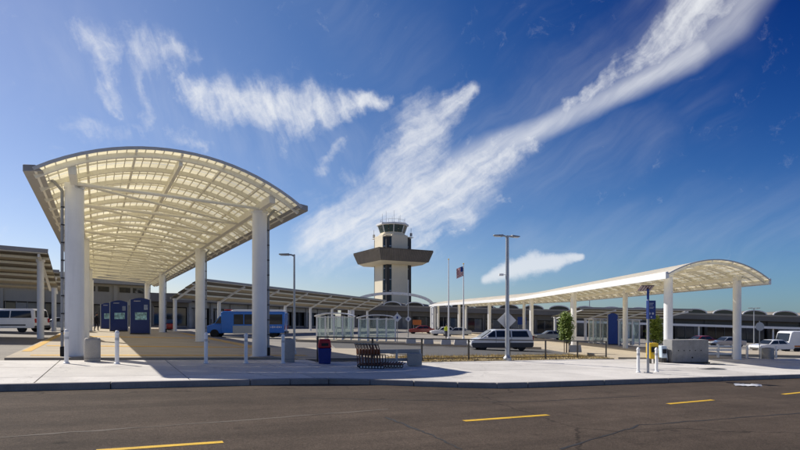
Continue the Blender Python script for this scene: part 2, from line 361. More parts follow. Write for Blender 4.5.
# ---------------------------------------------------------------- mesh builder
class MB:
    def __init__(s): s.v = []; s.f = []
    def add(s, vs, fs):
        o = len(s.v); s.v += [tuple(p) for p in vs]; s.f += [tuple(i+o for i in f) for f in fs]; return s
    def box(s, c, d, rz=0.0, mtx=None):
        hx, hy, hz = d[0]/2, d[1]/2, d[2]/2
        vs = [(x, y, z) for x in (-hx, hx) for y in (-hy, hy) for z in (-hz, hz)]
        cr, sr = cos(rz), sin(rz)
        vs = [(x*cr-y*sr, x*sr+y*cr, z) for x, y, z in vs]
        if mtx: vs = [tuple(mtx @ Vector(p)) for p in vs]
        vs = [(x+c[0], y+c[1], z+c[2]) for x, y, z in vs]
        return s.add(vs, [(0, 1, 3, 2), (4, 6, 7, 5), (0, 4, 5, 1), (2, 3, 7, 6), (0, 2, 6, 4), (1, 5, 7, 3)])
    def hexa(s, bot, top):        # two quads, ccw from above
        return s.add(list(bot)+list(top), [(3, 2, 1, 0), (4, 5, 6, 7), (0, 1, 5, 4), (1, 2, 6, 5), (2, 3, 7, 6), (3, 0, 4, 7)])
    def prism(s, poly, off):      # polygon (3d pts) extruded by vector
        n = len(poly); off = Vector(off)
        vs = list(poly)+[tuple(Vector(p)+off) for p in poly]
        return s.add(vs, [tuple(range(n-1, -1, -1)), tuple(range(n, 2*n))]+[(i, (i+1) % n, n+(i+1) % n, n+i) for i in range(n)])
    def beam(s, a, b, w, h, up=(0, 0, 1)):
        a, b = Vector(a), Vector(b); d = (b-a).normalized(); up = Vector(up)
        sd = d.cross(up)
        if sd.length < 1e-4: sd = Vector((1, 0, 0))
        sd.normalize(); u2 = sd.cross(d)
        q = [sd*(-w/2)-u2*(h/2), sd*(w/2)-u2*(h/2), sd*(w/2)+u2*(h/2), sd*(-w/2)+u2*(h/2)]
        return s.add([a+p for p in q]+[b+p for p in q], [(3, 2, 1, 0), (4, 5, 6, 7), (0, 1, 5, 4), (1, 2, 6, 5), (2, 3, 7, 6), (3, 0, 4, 7)])
    def sweep(s, pts, w, h):      # rectangular section along a path (up = z)
        n = len(pts); vs = []; fs = []
        for i, p in enumerate(pts):
            a = Vector(pts[max(0, i-1)]); b = Vector(pts[min(n-1, i+1)]); d = (b-a).normalized()
            sd = d.cross(Vector((0, 0, 1))).normalized(); u2 = sd.cross(d); p = Vector(p)
            vs += [p-sd*w/2-u2*h/2, p+sd*w/2-u2*h/2, p+sd*w/2+u2*h/2, p-sd*w/2+u2*h/2]
        for i in range(n-1):
            for k in range(4):
                fs.append((4*i+k, 4*i+(k+1) % 4, 4*i+4+(k+1) % 4, 4*i+4+k))
        fs += [(3, 2, 1, 0), (4*n-4, 4*n-3, 4*n-2, 4*n-1)]
        return s.add(vs, fs)
    def tube(s, a, b, r0, r1=None, n=12):
        r1 = r0 if r1 is None else r1
        a, b = Vector(a), Vector(b); d = (b-a).normalized()
        x = d.orthogonal().normalized(); y = d.cross(x)
        vs = [a+(x*cos(2*pi*i/n)+y*sin(2*pi*i/n))*r0 for i in range(n)]+[b+(x*cos(2*pi*i/n)+y*sin(2*pi*i/n))*r1 for i in range(n)]
        return s.add(vs, [tuple(range(n-1, -1, -1)), tuple(range(n, 2*n))]+[(i, (i+1) % n, n+(i+1) % n, n+i) for i in range(n)])
    def pipe(s, pts, r, n=8):
        for a, b in zip(pts[:-1], pts[1:]): s.tube(a, b, r, r, n)
        return s
    def lathe(s, prof, n=20, c=(0, 0, 0), sq=None):   # prof: (r,z); sq: superellipse power for rounded squares
        vs = []; fs = []
        for r, z in prof:
            for i in range(n):
                a = 2*pi*i/n; ca, sa = cos(a), sin(a)
                if sq: k = (abs(ca)**sq+abs(sa)**sq)**(-1/sq); ca *= k; sa *= k
                vs.append((c[0]+r*ca, c[1]+r*sa, c[2]+z))
        m = len(prof)
        for j in range(m-1):
            for i in range(n): fs.append((j*n+i, j*n+(i+1) % n, (j+1)*n+(i+1) % n, (j+1)*n+i))
        fs.append(tuple(range(n-1, -1, -1))); fs.append(tuple((m-1)*n+i for i in range(n)))
        return s.add(vs, fs)
    def conform(s, ox, oy, fn=G, rz=0.0):
        g0 = fn(ox, oy); cr, sr = cos(rz), sin(rz)
        s.v = [(x, y, z+fn(ox+x*cr-y*sr, oy+x*sr+y*cr)-g0) for x, y, z in s.v]; return s
    def mesh(s, name, m, smooth=True, angle=40):
        me = bpy.data.meshes.new(name); me.from_pydata(s.v, [], s.f); me.validate()
        if m: me.materials.append(m)
        if smooth:
            for p in me.polygons: p.use_smooth = True
            me.set_sharp_from_angle(angle=radians(angle))
        me.update(); return me
    def build(s, name, m, parent=None, loc=(0, 0, 0), rz=0.0, bevel=0.0, smooth=True, seg=2, label=None, kind=None):
        return ob(name, s.mesh(name, m, smooth), parent, loc, rz, bevel, seg, label, kind)
def ob(name, me, parent=None, loc=(0, 0, 0), rz=0.0, bevel=0.0, seg=2, label=None, kind=None):
    o = bpy.data.objects.new(name, me); COL.objects.link(o)
    o.location = loc; o.rotation_euler = (0, 0, rz); o.parent = parent
    if bevel:
        b = o.modifiers.new('bevel', 'BEVEL'); b.width = bevel; b.segments = seg; b.limit_method = 'ANGLE'; b.angle_limit = radians(35)
    if label: o['label'] = label
    if kind: o['kind'] = kind
    return o
def tag(o, label, cat, group=None):
    o['label'] = label; o['category'] = cat
    if group: o['group'] = group
    return o
def thing(name, label, cat, loc, rz=0.0, group=None):
    o = bpy.data.objects.new(name, None); COL.objects.link(o); o.empty_display_size = .3
    o.location = loc; o.rotation_euler = (0, 0, rz)
    return tag(o, label, cat, group)
KIDS = {}
def copy_tree(o, loc=None, rz=None, label=None, parent=None, _top=True):
    c = o.copy(); COL.objects.link(c); c.parent = parent
    if _top:
        if loc is not None: c.location = loc
        if rz is not None: c.rotation_euler = (0, 0, rz)
        if label: c['label'] = label
    for ch in [x for x in bpy.data.objects if x.parent == o]: copy_tree(ch, parent=c, _top=False)
    return c
def gl(x, y, dz=0.0): return (x, y, G(x, y)+dz)

# ================================================================ SETTING
# ground: one sheet reaching the horizon; breaks follow the terrain function
def ground():
    xs = [-3000, -130, -60, 0, 60, 150, 3000]; ys = [-600, -40, 20, 60, 160, 4000]
    m = MB(); vs = [(x, y, G(x, y)-.22) for y in ys for x in xs]; k = len(xs)
    m.add(vs, [(j*k+i, j*k+i+1, (j+1)*k+i+1, (j+1)*k+i) for j in range(len(ys)-1) for i in range(k-1)])
    m.build('ground', M_ground, kind='structure', smooth=False)
ground()
def curb_n(t):
    if t <= 4.3: return 13.2
    if t >= 9.6: return 11.1
    q = (t-4.3)/5.3; q = q*q*(3-2*q); return 13.2-2.1*q
# foreground road
m = MB()
ts = [-60, -20, 0, 2, 4.3]+[4.3+5.3*i/14 for i in range(1, 14)]+[9.6, 14, 20, 30, 60, 100]
pts = [cn(t, curb_n(t)-.02) for t in ts]; back = [cn(t, -30) for t in ts]
vs = [(x, y, G(x, y)-.14) for x, y in pts]+[(x, y, GP(x, y)-.14) for x, y in back]
k = len(ts)
m.add(vs, [(i, k+i, k+i+1, i+1) for i in range(k-1)])
m.build('road', A_, kind='structure', smooth=False)
# painted lane dashes on the road
def dash(p0, p1, w=.12):
    a = Vector((*gp(*p0, dz=-.136), 0)); b = Vector((*gp(*p1, dz=-.136), 0)); d = (b-a).normalized(); s = Vector((-d.y, d.x, 0))*w/2
    q = [a-s, b-s, b+s, a+s]
    # slightly ragged ends and edges
    mm = MB(); n = 14; vs = []
    for i in range(n+1):
        p = a+(b-a)*i/n; j = random.uniform(-.008, .008)
        vs += [p-s*(1+j*4), p+s*(1-j*4)]
    vs = [(p.x, p.y, GP(p.x, p.y)-.136) for p in vs]
    mm.add(vs, [(2*i, 2*i+2, 2*i+3, 2*i+1) for i in range(n)])
    return mm.build('lane_dash', M_yel, kind='structure', smooth=False)
dash((96, 450.5), (223, 441.8)); dash((464, 420.8), (548, 414.8)); dash((668, 403.8), (713, 399.8)); dash((783, 394.2), (828, 389.6))
# tar seams in the road
M_tar = mat('tar_seam', (.022, .020, .018), .7, var=.3, scale=4)
M_scuff = mat('pale_seam', (.12, .10, .08), .9, var=.4, scale=3)
def seam(pix, w, m_):
    P_ = [Vector(gp(*q, dz=-.137)) for q in pix]; mm = MB(); vs = []
    pts = []
    for a, b in zip(P_[:-1], P_[1:]):
        for i in range(12): pts.append(a+(b-a)*i/12+Vector((random.uniform(-.03, .03), random.uniform(-.03, .03))))
    pts.append(P_[-1]); n = len(pts)
    for i, p in enumerate(pts):
        d = (pts[min(i+1, n-1)]-pts[max(i-1, 0)]).normalized(); k = Vector((-d.y, d.x))*w*random.uniform(.25, .7)
        for q in (p-k, p+k): vs.append((q.x, q.y, GP(q.x, q.y)-.137))
    mm.add(vs, [(2*i, 2*i+2, 2*i+3, 2*i+1) for i in range(n-1)])
    mm.build('road_seam', m_, kind='structure', smooth=False)
seam([(384, 417), (420, 430), (462, 449)], .05, M_tar)
seam([(2, 437), (190, 424), (388, 409)], .05, M_scuff)
seam([(300, 398), (520, 402), (640, 396)], .035, M_tar)
seam([(560, 449), (640, 425), (800, 413)], .04, M_tar)
# kerb along the sidewalk front, cast in lengths
def kerbs():
    root = None
    t = -36.0
    allt = []
    while t < 62: allt.append(t); t += 3.0 if (t < 3 or t > 9) else 1.0
    base = bpy.data.objects.new('kerb', None); COL.objects.link(base); base['kind'] = 'structure'
    for a, b in zip(allt[:-1], allt[1:]):
        mm = MB(); A = a+.006; B = b-.006
        for (u, v) in [(A, B)]:
            p = [cn(u, curb_n(u)), cn(v, curb_n(v)), cn(v, curb_n(v)+.16), cn(u, curb_n(u)+.16)]
            mm.hexa([(x, y, G(x, y)-.24) for x, y in p], [(x, y, G(x, y)+.004) for x, y in p])
        mm.build('kerbstone', M_curb, base, bevel=.025)
kerbs()
# sidewalk cast in slabs with open joints
def sidewalk():
    base = bpy.data.objects.new('sidewalk', None); COL.objects.link(base); base['kind'] = 'structure'
    mm = MB(); t0 = [-40+2*i for i in range(52)]
    a = [cn(t, curb_n(t)+.12) for t in t0]; b = [cn(t, 20.0) for t in t0]
    vs = [(x, y, G(x, y)-.03) for x, y in a+b]; k = len(t0)
    mm.add(vs, [(i, i+1, k+i+1, k+i) for i in range(k-1)])
    mm.build('joint_bed', M_curb, base, smooth=False)
    g = .014
    T = [-38+3.05*i for i in range(32)]
    for a, b in zip(T[:-1], T[1:]):
        rows = [None, 14.6, 17.3, 19.95]
        for r in range(3):
            us = [a+g+(b-a-2*g)*i/4 for i in range(5)]
            lo = [cn(u, (curb_n(u)+.166) if r == 0 else rows[r]+g) for u in us]
            hi = [cn(u, rows[r+1]-g) for u in us]
            poly = lo+hi[::-1]
            mm = MB(); n = len(poly); h = random.uniform(-.0015, .0015)
            vs = [(x, y, G(x, y)+h) for x, y in poly]+[(x, y, G(x, y)-.05) for x, y in poly]
            mm.add(vs, [tuple(range(n))]+[(i, n+i, n+(i+1) % n, (i+1) % n) for i in range(n)])
            mm.build('slab', M_conc, base, smooth=False)
sidewalk()
def sheet(name, poly, m, dz, th=.12, kind='structure', bevel=0):
    mm = MB(); n = len(poly)
    # ensure ccw
    ar = sum(poly[i][0]*poly[(i+1) % n][1]-poly[(i+1) % n][0]*poly[i][1] for i in range(n))
    if ar < 0: poly = poly[::-1]
    vs = [(x, y, G(x, y)+dz) for x, y in poly]+[(x, y, G(x, y)+dz-th) for x, y in poly]
    mm.add(vs, [tuple(range(n))]+[(i, n+i, n+(i+1) % n, (i+1) % n) for i in range(n)])
    return mm.build(name, m, kind=kind, smooth=False)
# paved walkway under the left canopy
WK = radians(29.6); LD = (-sin(WK), cos(WK)); LC = (cos(WK), sin(WK))
LO = (-8.65, 20.43)          # midway between the two front columns
def lp(u, s): return (LO[0]+LC[0]*u+LD[0]*s, LO[1]+LC[1]*u+LD[1]*s)
sheet('walkway', [lp(-5.2, -.6), lp(5.6, -.6), lp(5.6, 38), lp(-5.2, 38)], M_conc2, -.012)
sheet('walkway', [lp(-5.2, 38.02), lp(5.6, 38.02), lp(5.6, 60), lp(-5.2, 60)], M_conc2, -.012)
for (u0, u1, s0, s1) in [(-4.6, 5.5, .35, .85), (-4.6, 5.5, 7.2, 8.0), (4.7, 5.45, 8.0, 37), (-5.1, -4.8, 3, 37), (-3.6, 4.2, 21, 22.4)]:
    sheet('tactile_strip', [lp(u0, s0), lp(u1, s0), lp(u1, s1), lp(u0, s1)], M_ytac, -.004, th=.006)
# concrete aprons and islands
sheet('apron', [(-3.9, 21.1), (.2, 23.6), (-1.5, 33), (-9, 30)], M_conc2, -.02)
sheet('island', [(-9, 46), (12.2, 46), (12.2, 53), (-9, 53)], M_conc2, 0.0, .22)
isl = [(12.9, 31.5), (23.4, 35.5), (25.0, 59.9), (13.2, 59.9)]
sheet('island', isl, M_conc2, 0.0, .22)
sheet('island', [(13.2, 60.02), (25.0, 60.02), (16, 106), (3.5, 102)], M_conc2, 0.0, .22)
sheet('island', [(25.5, 59), (25.5, 44), (45, 49), (60, 59)], M_conc2, 0.0, .22)
sheet('bus_road', [(4.5, 27.5), (12.6, 33.6), (12.6, 45.6), (-6, 45.6), (-4, 34)], mat('lane_asphalt', (.10, .097, .092), .9, var=.2, scale=.6, fine=.15), -.19, .02)

# ================================================================ CANOPIES (barrel vaults)
def arc_z(u, half, rise):
    R = (half*half+rise*rise)/(2*rise)
    return sqrt(max(0, R*R-u*u))-(R-rise)
def vault(root, O, e, segs, half, ze, rise, shear, sp, nb, nbar, msheet, mrib, prow, tie=0, front=0.4, fsize=.16):
    """segs: [(d, s_len)] path; all coordinates relative to O (root location)"""
    g0 = GP(*O)
    def sz(x, y): return (GP(O[0]+x, O[1]+y)-g0) if shear else 0.0
    start = Vector((0, 0))
    first = True
    for (d, s0, s1) in segs:
        d = Vector(d); nbay = int(round((s1-s0)/sp)); step = (s1-s0)/nbay
        def P(u, s, z): x = e[0]*u+d.x*s; y = e[1]*u+d.y*s; return (x, y, z+sz(x, y))
        def off(s): x = d.x*s; y = d.y*s; return (start.x+x, start.y+y, sz(x, y))
        us = [-half+2*half*i/nb for i in range(nb+1)]
        # arched ribs
        n = 20
        rib = MB().sweep([P(-half+2*half*i/n, 0, ze+arc_z(-half+2*half*i/n, half, rise)-.13) for i in range(n+1)], .11, fsize).mesh('arch_rib', mrib)
        thin = MB().sweep([P(-half+2*half*i/n, 0, ze+arc_z(-half+2*half*i/n, half, rise)-.045) for i in range(n+1)], .04, .05).mesh('glazing_arch', mrib)
        for k in range(nbay+1):
            ob('arch_rib', rib, root, off(s0+front+k*step if k < nbay else s1-.1))
            if k < nbay: ob('glazing_arch', thin, root, off(s0+front+(k+.5)*step if k < nbay-1 else s1-.1-step*.4))
        # sheets, one per bay and per purlin gap
        for j in range(nb):
            mm = MB(); q = 5
            uu = [us[j]+.012+(us[j+1]-us[j]-.024)*i/q for i in range(q+1)]
            for lv in (0, 1):
                pass
            top = [P(u, .012, ze+arc_z(u, half, rise)+.012) for u in uu]; topb = [P(u, step-.012, ze+arc_z(u, half, rise)+.012) for u in uu]
            vs = top+topb
            mm.add(vs, [(i, i+1, q+2+i, q+1+i) for i in range(q)])
            me = mm.mesh('roof_sheet', msheet)
            for k in range(nbay): ob('roof_sheet', me, root, off(s0+k*step))
        # purlins and glazing bars run along the roof
        for j in range(nb+1):
            u = us[j] if 0 < j < nb else us[j]*.985
            z = ze+arc_z(u, half, rise)
            MB().beam(P(u, s0+.02, z-.06), P(u, s1-.02, z-.06), .075, .10).build('purlin', mrib, root, (start.x, start.y, 0))
            if j < nb:
                for i in range(1, nbar):
                    u2 = us[j]+(us[j+1]-us[j])*i/nbar; z2 = ze+arc_z(u2, half, rise)
                    MB().beam(P(u2, s0+.01, z2-.018), P(u2, s1-.02, z2-.018), .03, .05).build('glazing_bar', mrib, root, (start.x, start.y, 0))
        # beams over the column rows and crown beam
        for u, w, h, dzz in [(-prow, .22, .28, -.33), (prow, .22, .28, -.33), (0, .12, .18, -.28)]:
            z = ze+arc_z(u, half, rise)+dzz
            MB().beam(P(u, s0+(.45 if shear else 1.6), z), P(u, s1-.05, z), w, h).build('long_beam', mrib, root, (start.x, start.y, 0))
        # eave gutters
        for sg in (-1, 1):
            mm = MB(); a, b = half-.06, half+.26
            sec = [(a-.2, ze-.02), (b, ze-.12), (b, ze+.10), (a, ze+.14)] if shear else [(a-.1, ze-.2), (b-.12, ze-.26), (b-.1, ze+.10), (a, ze+.14)]
            mm.prism([P(sg*u, s0, z) for u, z in sec], Vector(P(0, s1-.02, 0))-Vector(P(0, s0, 0)))
            mm.build('gutter', M_gutter if shear else M_white, root, (start.x, start.y, 0), bevel=.02)
        if first:
            mm = MB()
            mm.sweep([P(-half+2*half*i/n, s0-.03, ze+arc_z(-half+2*half*i/n, half, rise)+.0) for i in range(n+1)], .04, .10 if shear else .07)
            mm.build('end_fascia', mat('pale_rim', (.62, .61, .57), .5, var=.08), root)
            first = False
        # ties between the two column beams
        if tie:
            s = s0+2.0; zt = ze+arc_z(prow, half, rise)-.42
            tm = MB().tube(P(-prow, 0, zt), P(prow, 0, zt), .065, n=8).mesh('tie_rod', mrib)
            dm = MB().tube(P(-prow, 0, zt), P(prow, 4, zt-.0), .05, n=8).mesh('diagonal_brace', mrib)
            k = 0
            while s < s1-4:
                ob('tie_rod', tm, root, off(s))
                ob('diagonal_brace', dm, root, off(s))
                s += 4; k += 1
        start = start+d*s1
def column_mesh(r, h, n=28):
    return MB().lathe([(r*1.0, -.02), (r, .02), (r, h-.06), (r*.97, h)], n)
def column(root, x, y, z0, h, r, pipe_side=None, bracket=True):
    """x,y relative to root; z0 foot height relative to root"""
    c = column_mesh(r, h).build('column', M_white, root, (x, y, z0))
    MB().lathe([(r*1.5, -.03), (r*1.5, .02), (r*1.06, .03), (r*1.06, .035)], 24).build('base_plate', M_galv, c)
    MB().lathe([(r*1.004, h*.5-.012), (r*1.012, h*.5-.008), (r*1.012, h*.5+.008), (r*1.004, h*.5+.012)], 28).build('weld_seam', M_white, c)
    MB().lathe([(r*1.9, -.05), (r*1.9, .012), (r*1.55, .022), (r*1.5, .0)], 24).build('grout_ring', M_curb, c)
    if bracket:
        MB().box((0, 0, h+.09), (r*1.2, r*1.9, .2)).box((0, 0, h+.05), (r*2.3, .12, .1)).build('saddle', M_white, c, bevel=.01)
    if pipe_side is not None:
        px, py = pipe_side; k = r+.065
        mm = MB().pipe([(px*k, py*k, .15), (px*k, py*k, h-.1), (px*(k+.25), py*(k+.25), h+.22), (px*(k+.9), py*(k+.9), h+.25)], .05, 8)
        mm.build('downpipe', M_grey, c)
        z = .9; clip = MB().box((px*(k-.03), py*(k-.03), 0), (.13, .13, .04), atan2(py, px)).mesh('pipe_clip', M_dark)
        while z < h-.3: ob('pipe_clip', clip, c, (0, 0, z)); z += .62
        MB().box((px*k, py*k, .2), (.13, .13, .34), atan2(py, px)).build('pipe_shoe', M_black, c, bevel=.02)
    return c
# left canopy, over the walkway
rootL = thing('barrel_canopy', 'large arched canopy with glowing cream roof panels on tall round white columns, left', 'canopy', (LO[0], LO[1], GP(*LO)))
LH = 4.28
vault(rootL, LO, LC, [(LD, -2.3, 57.7)], LH, 5.88, 1.32, True, 2.0, 6, 5, M_roof, M_steelw, 3.27, tie=1)
gL = GP(*LO)
RS = [0, 14.6, 38.0, 57.0]
for i, s in enumerate(RS):
    for u in (-3.27, 3.27):
        x, y = lp(u, s); zt = GP(x, y)+5.89
        sd = (LC[0], LC[1]) if u > 0 else (-LC[0], -LC[1])
        column(rootL, x-LO[0], y-LO[1], G(x, y)-gL-.02, zt-G(x, y)+.02, .30, sd)
# right canopy, level roof, end cut parallel to the kerb
RE = (cos(radians(29.4)), sin(radians(29.4)))
A1 = (15.2, 30.2)
RO = (A1[0]+RE[0]*3.475, A1[1]+RE[1]*3.475)
rootR = thing('barrel_canopy', 'long low white arched canopy receding behind the concrete box, right', 'canopy', (RO[0], RO[1], 0))
Rd1 = Vector((.022, 1)).normalized(); Rd2 = Vector((-.21, 1)).normalized()
vault(rootR, RO, RE, [(Rd1, -1.9, 38.0), (Rd2, .02, 42.0)], 5.0, 3.62, .98, False, 2.22, 5, 3, M_roofR, M_steelw, 3.475, tie=0, front=.4)
def rc(u, s):
    v = Vector((RE[0]*u, RE[1]*u))
    v += Rd1*min(s, 38.0)+Rd2*max(0, s-38.0); return v
for s in (0, 17.6, 34.5, 50.5, 65, 78.5):
    for u in (-3.475, 3.475):
        v = rc(u, s); x, y = RO[0]+v.x, RO[1]+v.y; g = G(x, y)
        column(rootR, v.x, v.y, g-.02, 3.72-g+.02, .235, (RE[0]*(1 if u > 0 else -1), RE[1]*(1 if u > 0 else -1)) if s == 0 and u > 0 else None)

# flat-ribbed canopies: columns along the low edge, arms up to the high edge
def shed(label, p0, p1, right, width, zlo, zhi, ncol, nbands, fn=G, group=None, cu=.1):
    p0 = Vector(p0); p1 = Vector(p1); d = (p1-p0).normalized(); Ln = (p1-p0).length; r = Vector(right).normalized()
    o = (p0.x, p0.y); g0 = fn(*o)
    root = thing('shed_canopy', label, 'canopy', (o[0], o[1], g0))
    def P(u, s, z):
        x = r.x*u+d.x*s; y = r.y*u+d.y*s; return (x, y, z+fn(o[0]+x, o[1]+y)-g0)
    def rz(u):   # curved section, flatter at the high edge
        q = u/width; return zlo+(zhi-zlo)*(1-(1-q)**1.12)
    # roof in long bands, each its own sheet, lapped
    for j in range(nbands):
        a = width*j/nbands-.03; b = width*(j+1)/nbands+.03
        za = rz(max(0, width*j/nbands))+.0; zb = rz(width*(j+1)/nbands)
        for k in range(4):
            s0, s1 = Ln*k/4-.2*(k == 0), Ln*(k+1)/4+.2*(k == 3)
            MB().hexa([P(a, s0, za+.03), P(b, s0, zb), P(b, s1, zb), P(a, s1, za+.03)], [P(a, s0, za+.08), P(b, s0, zb+.05), P(b, s1, zb+.05), P(a, s1, za+.08)]).build('roof_band', M_soff if j % 2 else M_soff2, root)
        MB().beam(P(b-.03, -.2, zb-.1), P(b-.03, Ln+.2, zb-.1), .1, .16).build('purlin', M_steelw, root)
    MB().beam(P(width+.08, -.25, rz(width)+.0), P(width+.08, Ln+.25, rz(width)+.0), .08, .26).build('front_fascia', M_gutter, root)
    MB().beam(P(-.08, -.25, rz(0)), P(-.08, Ln+.25, rz(0)), .12, .25).build('back_gutter', M_gutter, root)
    for k in range(ncol):
        s = .25+(Ln-.5)*k/(ncol-1)
        c = P(cu, s, 0); zc_ = rz(max(0, cu))-.3 if cu > 1 else zlo-.05
        col = MB().lathe([(.20, -.15), (.20, zc_)], 16).build('column', M_white, root, c)
        MB().lathe([(.26, zc_-.13), (.26, zc_+.05)], 16).build('capital', M_white, col)
        MB().sweep([P(u, s, rz(u)-.3) for u in [width*i/8 for i in range(9)]], .13, .2).build('arm', M_white, root)
    return root
# L3: canopy behind the blue bus
shed('grey-brown sloping canopy with white arms behind the blue shuttle bus', (-25.6, 60), (-6.6, 108), (.93, -.366), 4.0, 3.75, 5.85, 8, 4)
# L2: canopy over the white passenger van at the left edge
def bigleft():
    r = shed('broad brown-ribbed canopy over the white passenger van at the left edge', (-47.2, 30.5), (-27.2, 41.9), (.494, -.869), 9.5, 3.7, 5.45, 5, 6, cu=8.2)
    return r
bigleft()
shed('narrow canopy end showing between the large arched canopy and the van canopy', (-45.6, 49.3), (-35.2, 55.2), (.494, -.869), 6, 4.0, 5.55, 3, 4, cu=4.8)
# R2: canopy behind the right canopy, above the blue panel
shed('grey-brown sloping canopy with white arms behind the small tree', (24.7, 86), (37.5, 79.2), (.45, -.89), 6.0, 3.35, 4.8, 4, 4)

# ================================================================ TOWER
def tower():
    D = 150; x0 = W(392.5, D); g = G(x0, D)
    root = thing('control_tower', 'cream air traffic control tower with dark flared balcony and glass cab', 'tower', (x0, D, g), radians(28.5))
    s = D/FPX; w = 31*s; ch = 1.9; h = w/2
    zt = CAMZ-g+(HZ-237)*s; zb0 = CAMZ-g+(HZ-263.5)*s; zb1 = CAMZ-g+(HZ-253)*s
    # four wall panels
    for k in range(4):
        mm = MB().box((0, -h+.25, zt/2), (w-2*ch, .5, zt))
        o = mm.build('wall', M_tower, root, rz=k*pi/2)
    MB().box((0, 0, zt/2-.3), (w-1.0, w-1.0, zt-.8)).build('core', M_dark, root)
    MB().box((0, 0, zt-.4), (w+.02, w+.02, .1)).build('roof_slab', M_tower, root)
    # glazed corners: panes with mullions, storey by storey
    for k in range(4):
        cor = bpy.data.objects.new('corner_glazing', None); COL.objects.link(cor); cor.parent = root; cor.rotation_euler = (0, 0, k*pi/2)
        c = h-ch; z = 1.0; dzv = 3.05
        while z < zt-1:
            z1 = min(z+dzv-.35, zt-.6)
            for (p, q) in [((-h+.2, -c), (-h+.2+ch*.42, -h+.2+ch*.42)), ((-h+.2+ch*.42, -h+.2+ch*.42), (-c, -h+.2))]:
                a = Vector((p[0], p[1], 0)); b = Vector((q[0], q[1], 0))
                dd = (b-a).normalized()*.06
                mm = MB(); nrm = Vector((-(b-a).y, (b-a).x, 0)).normalized()*.06
                mm.prism([a+dd+Vector((0, 0, z)), b-dd+Vector((0, 0, z)), b-dd+Vector((0, 0, z1)), a+dd+Vector((0, 0, z1))], nrm)
                mm.build('pane', M_glassd, cor)
            mm = MB()
            pts = [(-h+.15, -c, z1+.17), (-h+.15+ch*.42, -h+.15+ch*.42, z1+.17), (-c, -h+.15, z1+.17)]
            mm.beam(pts[0], pts[1], .16, .26).beam(pts[1], pts[2], .16, .26)
            mm.build('transom', M_galv, cor)
            z += dzv
        MB().box((-h+.12+ch*.42, -h+.12+ch*.42, zt/2), (.14, .14, zt-1)).build('mullion', M_galv, cor)
    # flared balcony
    bw0, bw1 = 52*s/2, 59*s/2
    mm = MB()
    q = lambda r, z: [(-r, -r, z), (r, -r, z), (r, r, z), (-r, r, z)]
    mm.hexa(q(bw0, zb0), q(bw1, zb1))
    bal = mm.build('balcony', M_tbrown, root)
    MB().hexa(q(bw0-1.2, zb0-.7), q(bw0-.15, zb0-.02)).build('balcony_soffit', M_tower, root)
    n = 30
    for k in range(4):                    # vertical cladding ribs
        mm = MB()
        for i in range(n+1):
            f = -1+2*i/n
            mm.beam((f*bw0, -bw0-.03, zb0+.05), (f*bw1, -bw1-.03, zb1), .14, .12, up=(0, 1, 0))
        mm.build('cladding_ribs', mat('tower_bronze_light', (.26, .225, .18), .5, var=.2, scale=.6), bal, rz=k*pi/2)
    MB().hexa(q(bw1-.1, zb1), q(bw1+.08, zb1+.25)).build('parapet_cap', M_tbrown, bal)
    # octagonal cab
    def octr(r, z): return [(r*cos(pi/8+k*pi/4), r*sin(pi/8+k*pi/4), z) for k in range(8)]
    zc0 = zt-.2; zc1 = CAMZ-g+(HZ-233.5)*s; zc2 = CAMZ-g+(HZ-226.5)*s
    r0, r1, r2 = 11.8*s, 12.2*s, 14.6*s
    mm = MB(); mm.lathe([(r0+.6, zt-.3), (r0+.6, zt+.5), (r1, zt+.6), (r1, zc1)], 8); mm.build('cab_base', M_tower, root, rz=pi/8, smooth=False)
    gl8 = bpy.data.objects.new('cab_glazing', None); COL.objects.link(gl8); gl8.parent = root; gl8.rotation_euler = (0, 0, pi/8)
    for k in range(8):
        a0, a1 = k*pi/4, (k+1)*pi/4
        for (u, v) in [(0, .5), (.5, 1)]:
            def pt(r, f, z):
                A = Vector((cos(a0), sin(a0), 0))*r; B = Vector((cos(a1), sin(a1), 0))*r; p = A+(B-A)*f; return (p.x, p.y, z)
            mm = MB().add([pt(r1, u+.03, zc1+.08), pt(r1, v-.03, zc1+.08), pt(r2, v-.03, zc2-.05), pt(r2, u+.03, zc2-.05)], [(0, 1, 2, 3)])
            mm.build('pane', mat('cab_glass', (.03, .07, .07), .08, var=.1, spec=.6), gl8)
        MB().beam(pt(r1, 0, zc1), pt(r2, 0, zc2), .2, .2, up=(cos(a0), sin(a0), 0)).build('mullion', M_white, gl8)
    MB().lathe([(r2+.25, zc2), (r2+.5, zc2+.1), (r2+.5, zc2+.55), (r2-.6, zc2+.7)], 8).build('cab_roof', M_white, root, rz=pi/8, smooth=False)
    MB().lathe([(r1*.9, zc1-.3), (r1*.9, zc1+.9)], 8).build('console_ring', M_tower, root, rz=pi/8, smooth=False)
    zr = zc2+.7
    for (ax, ay, hh) in [(-3.2, 0, 2.6), (-1.5, 1, 3.6), (-.6, -1, 2.0), (0.5, 0, 3.9), (1.6, -1, 2.2), (2.9, .8, 3.0), (3.4, -1, 1.8)]:
        MB().tube((ax, ay, zr-.2), (ax, ay, zr+hh), .06, .03, 6).build('antenna', M_galv, root)
    mm = MB()
    for k in range(8):
        a = k*pi/4; mm.tube((3.6*cos(a), 3.6*sin(a), zr-.1), (3.6*cos(a), 3.6*sin(a), zr+.9), .04, n=6)
        b = a+pi/4; mm.tube((3.6*cos(a), 3.6*sin(a), zr+.9), (3.6*cos(b), 3.6*sin(b), zr+.9), .04, n=6)
    mm.build('roof_railing', M_galv, root)
    for (ax, ay) in [(h-.5, -h+.6), (h-.8, h-.6), (-h+.4, h-.5)]:
        MB().box((ax, ay, zt+.4), (.5, .5, .9)).tube((ax, ay, zt+.8), (ax, ay, zt+2.2), .05, n=6).build('roof_unit', M_grey, root)
tower()

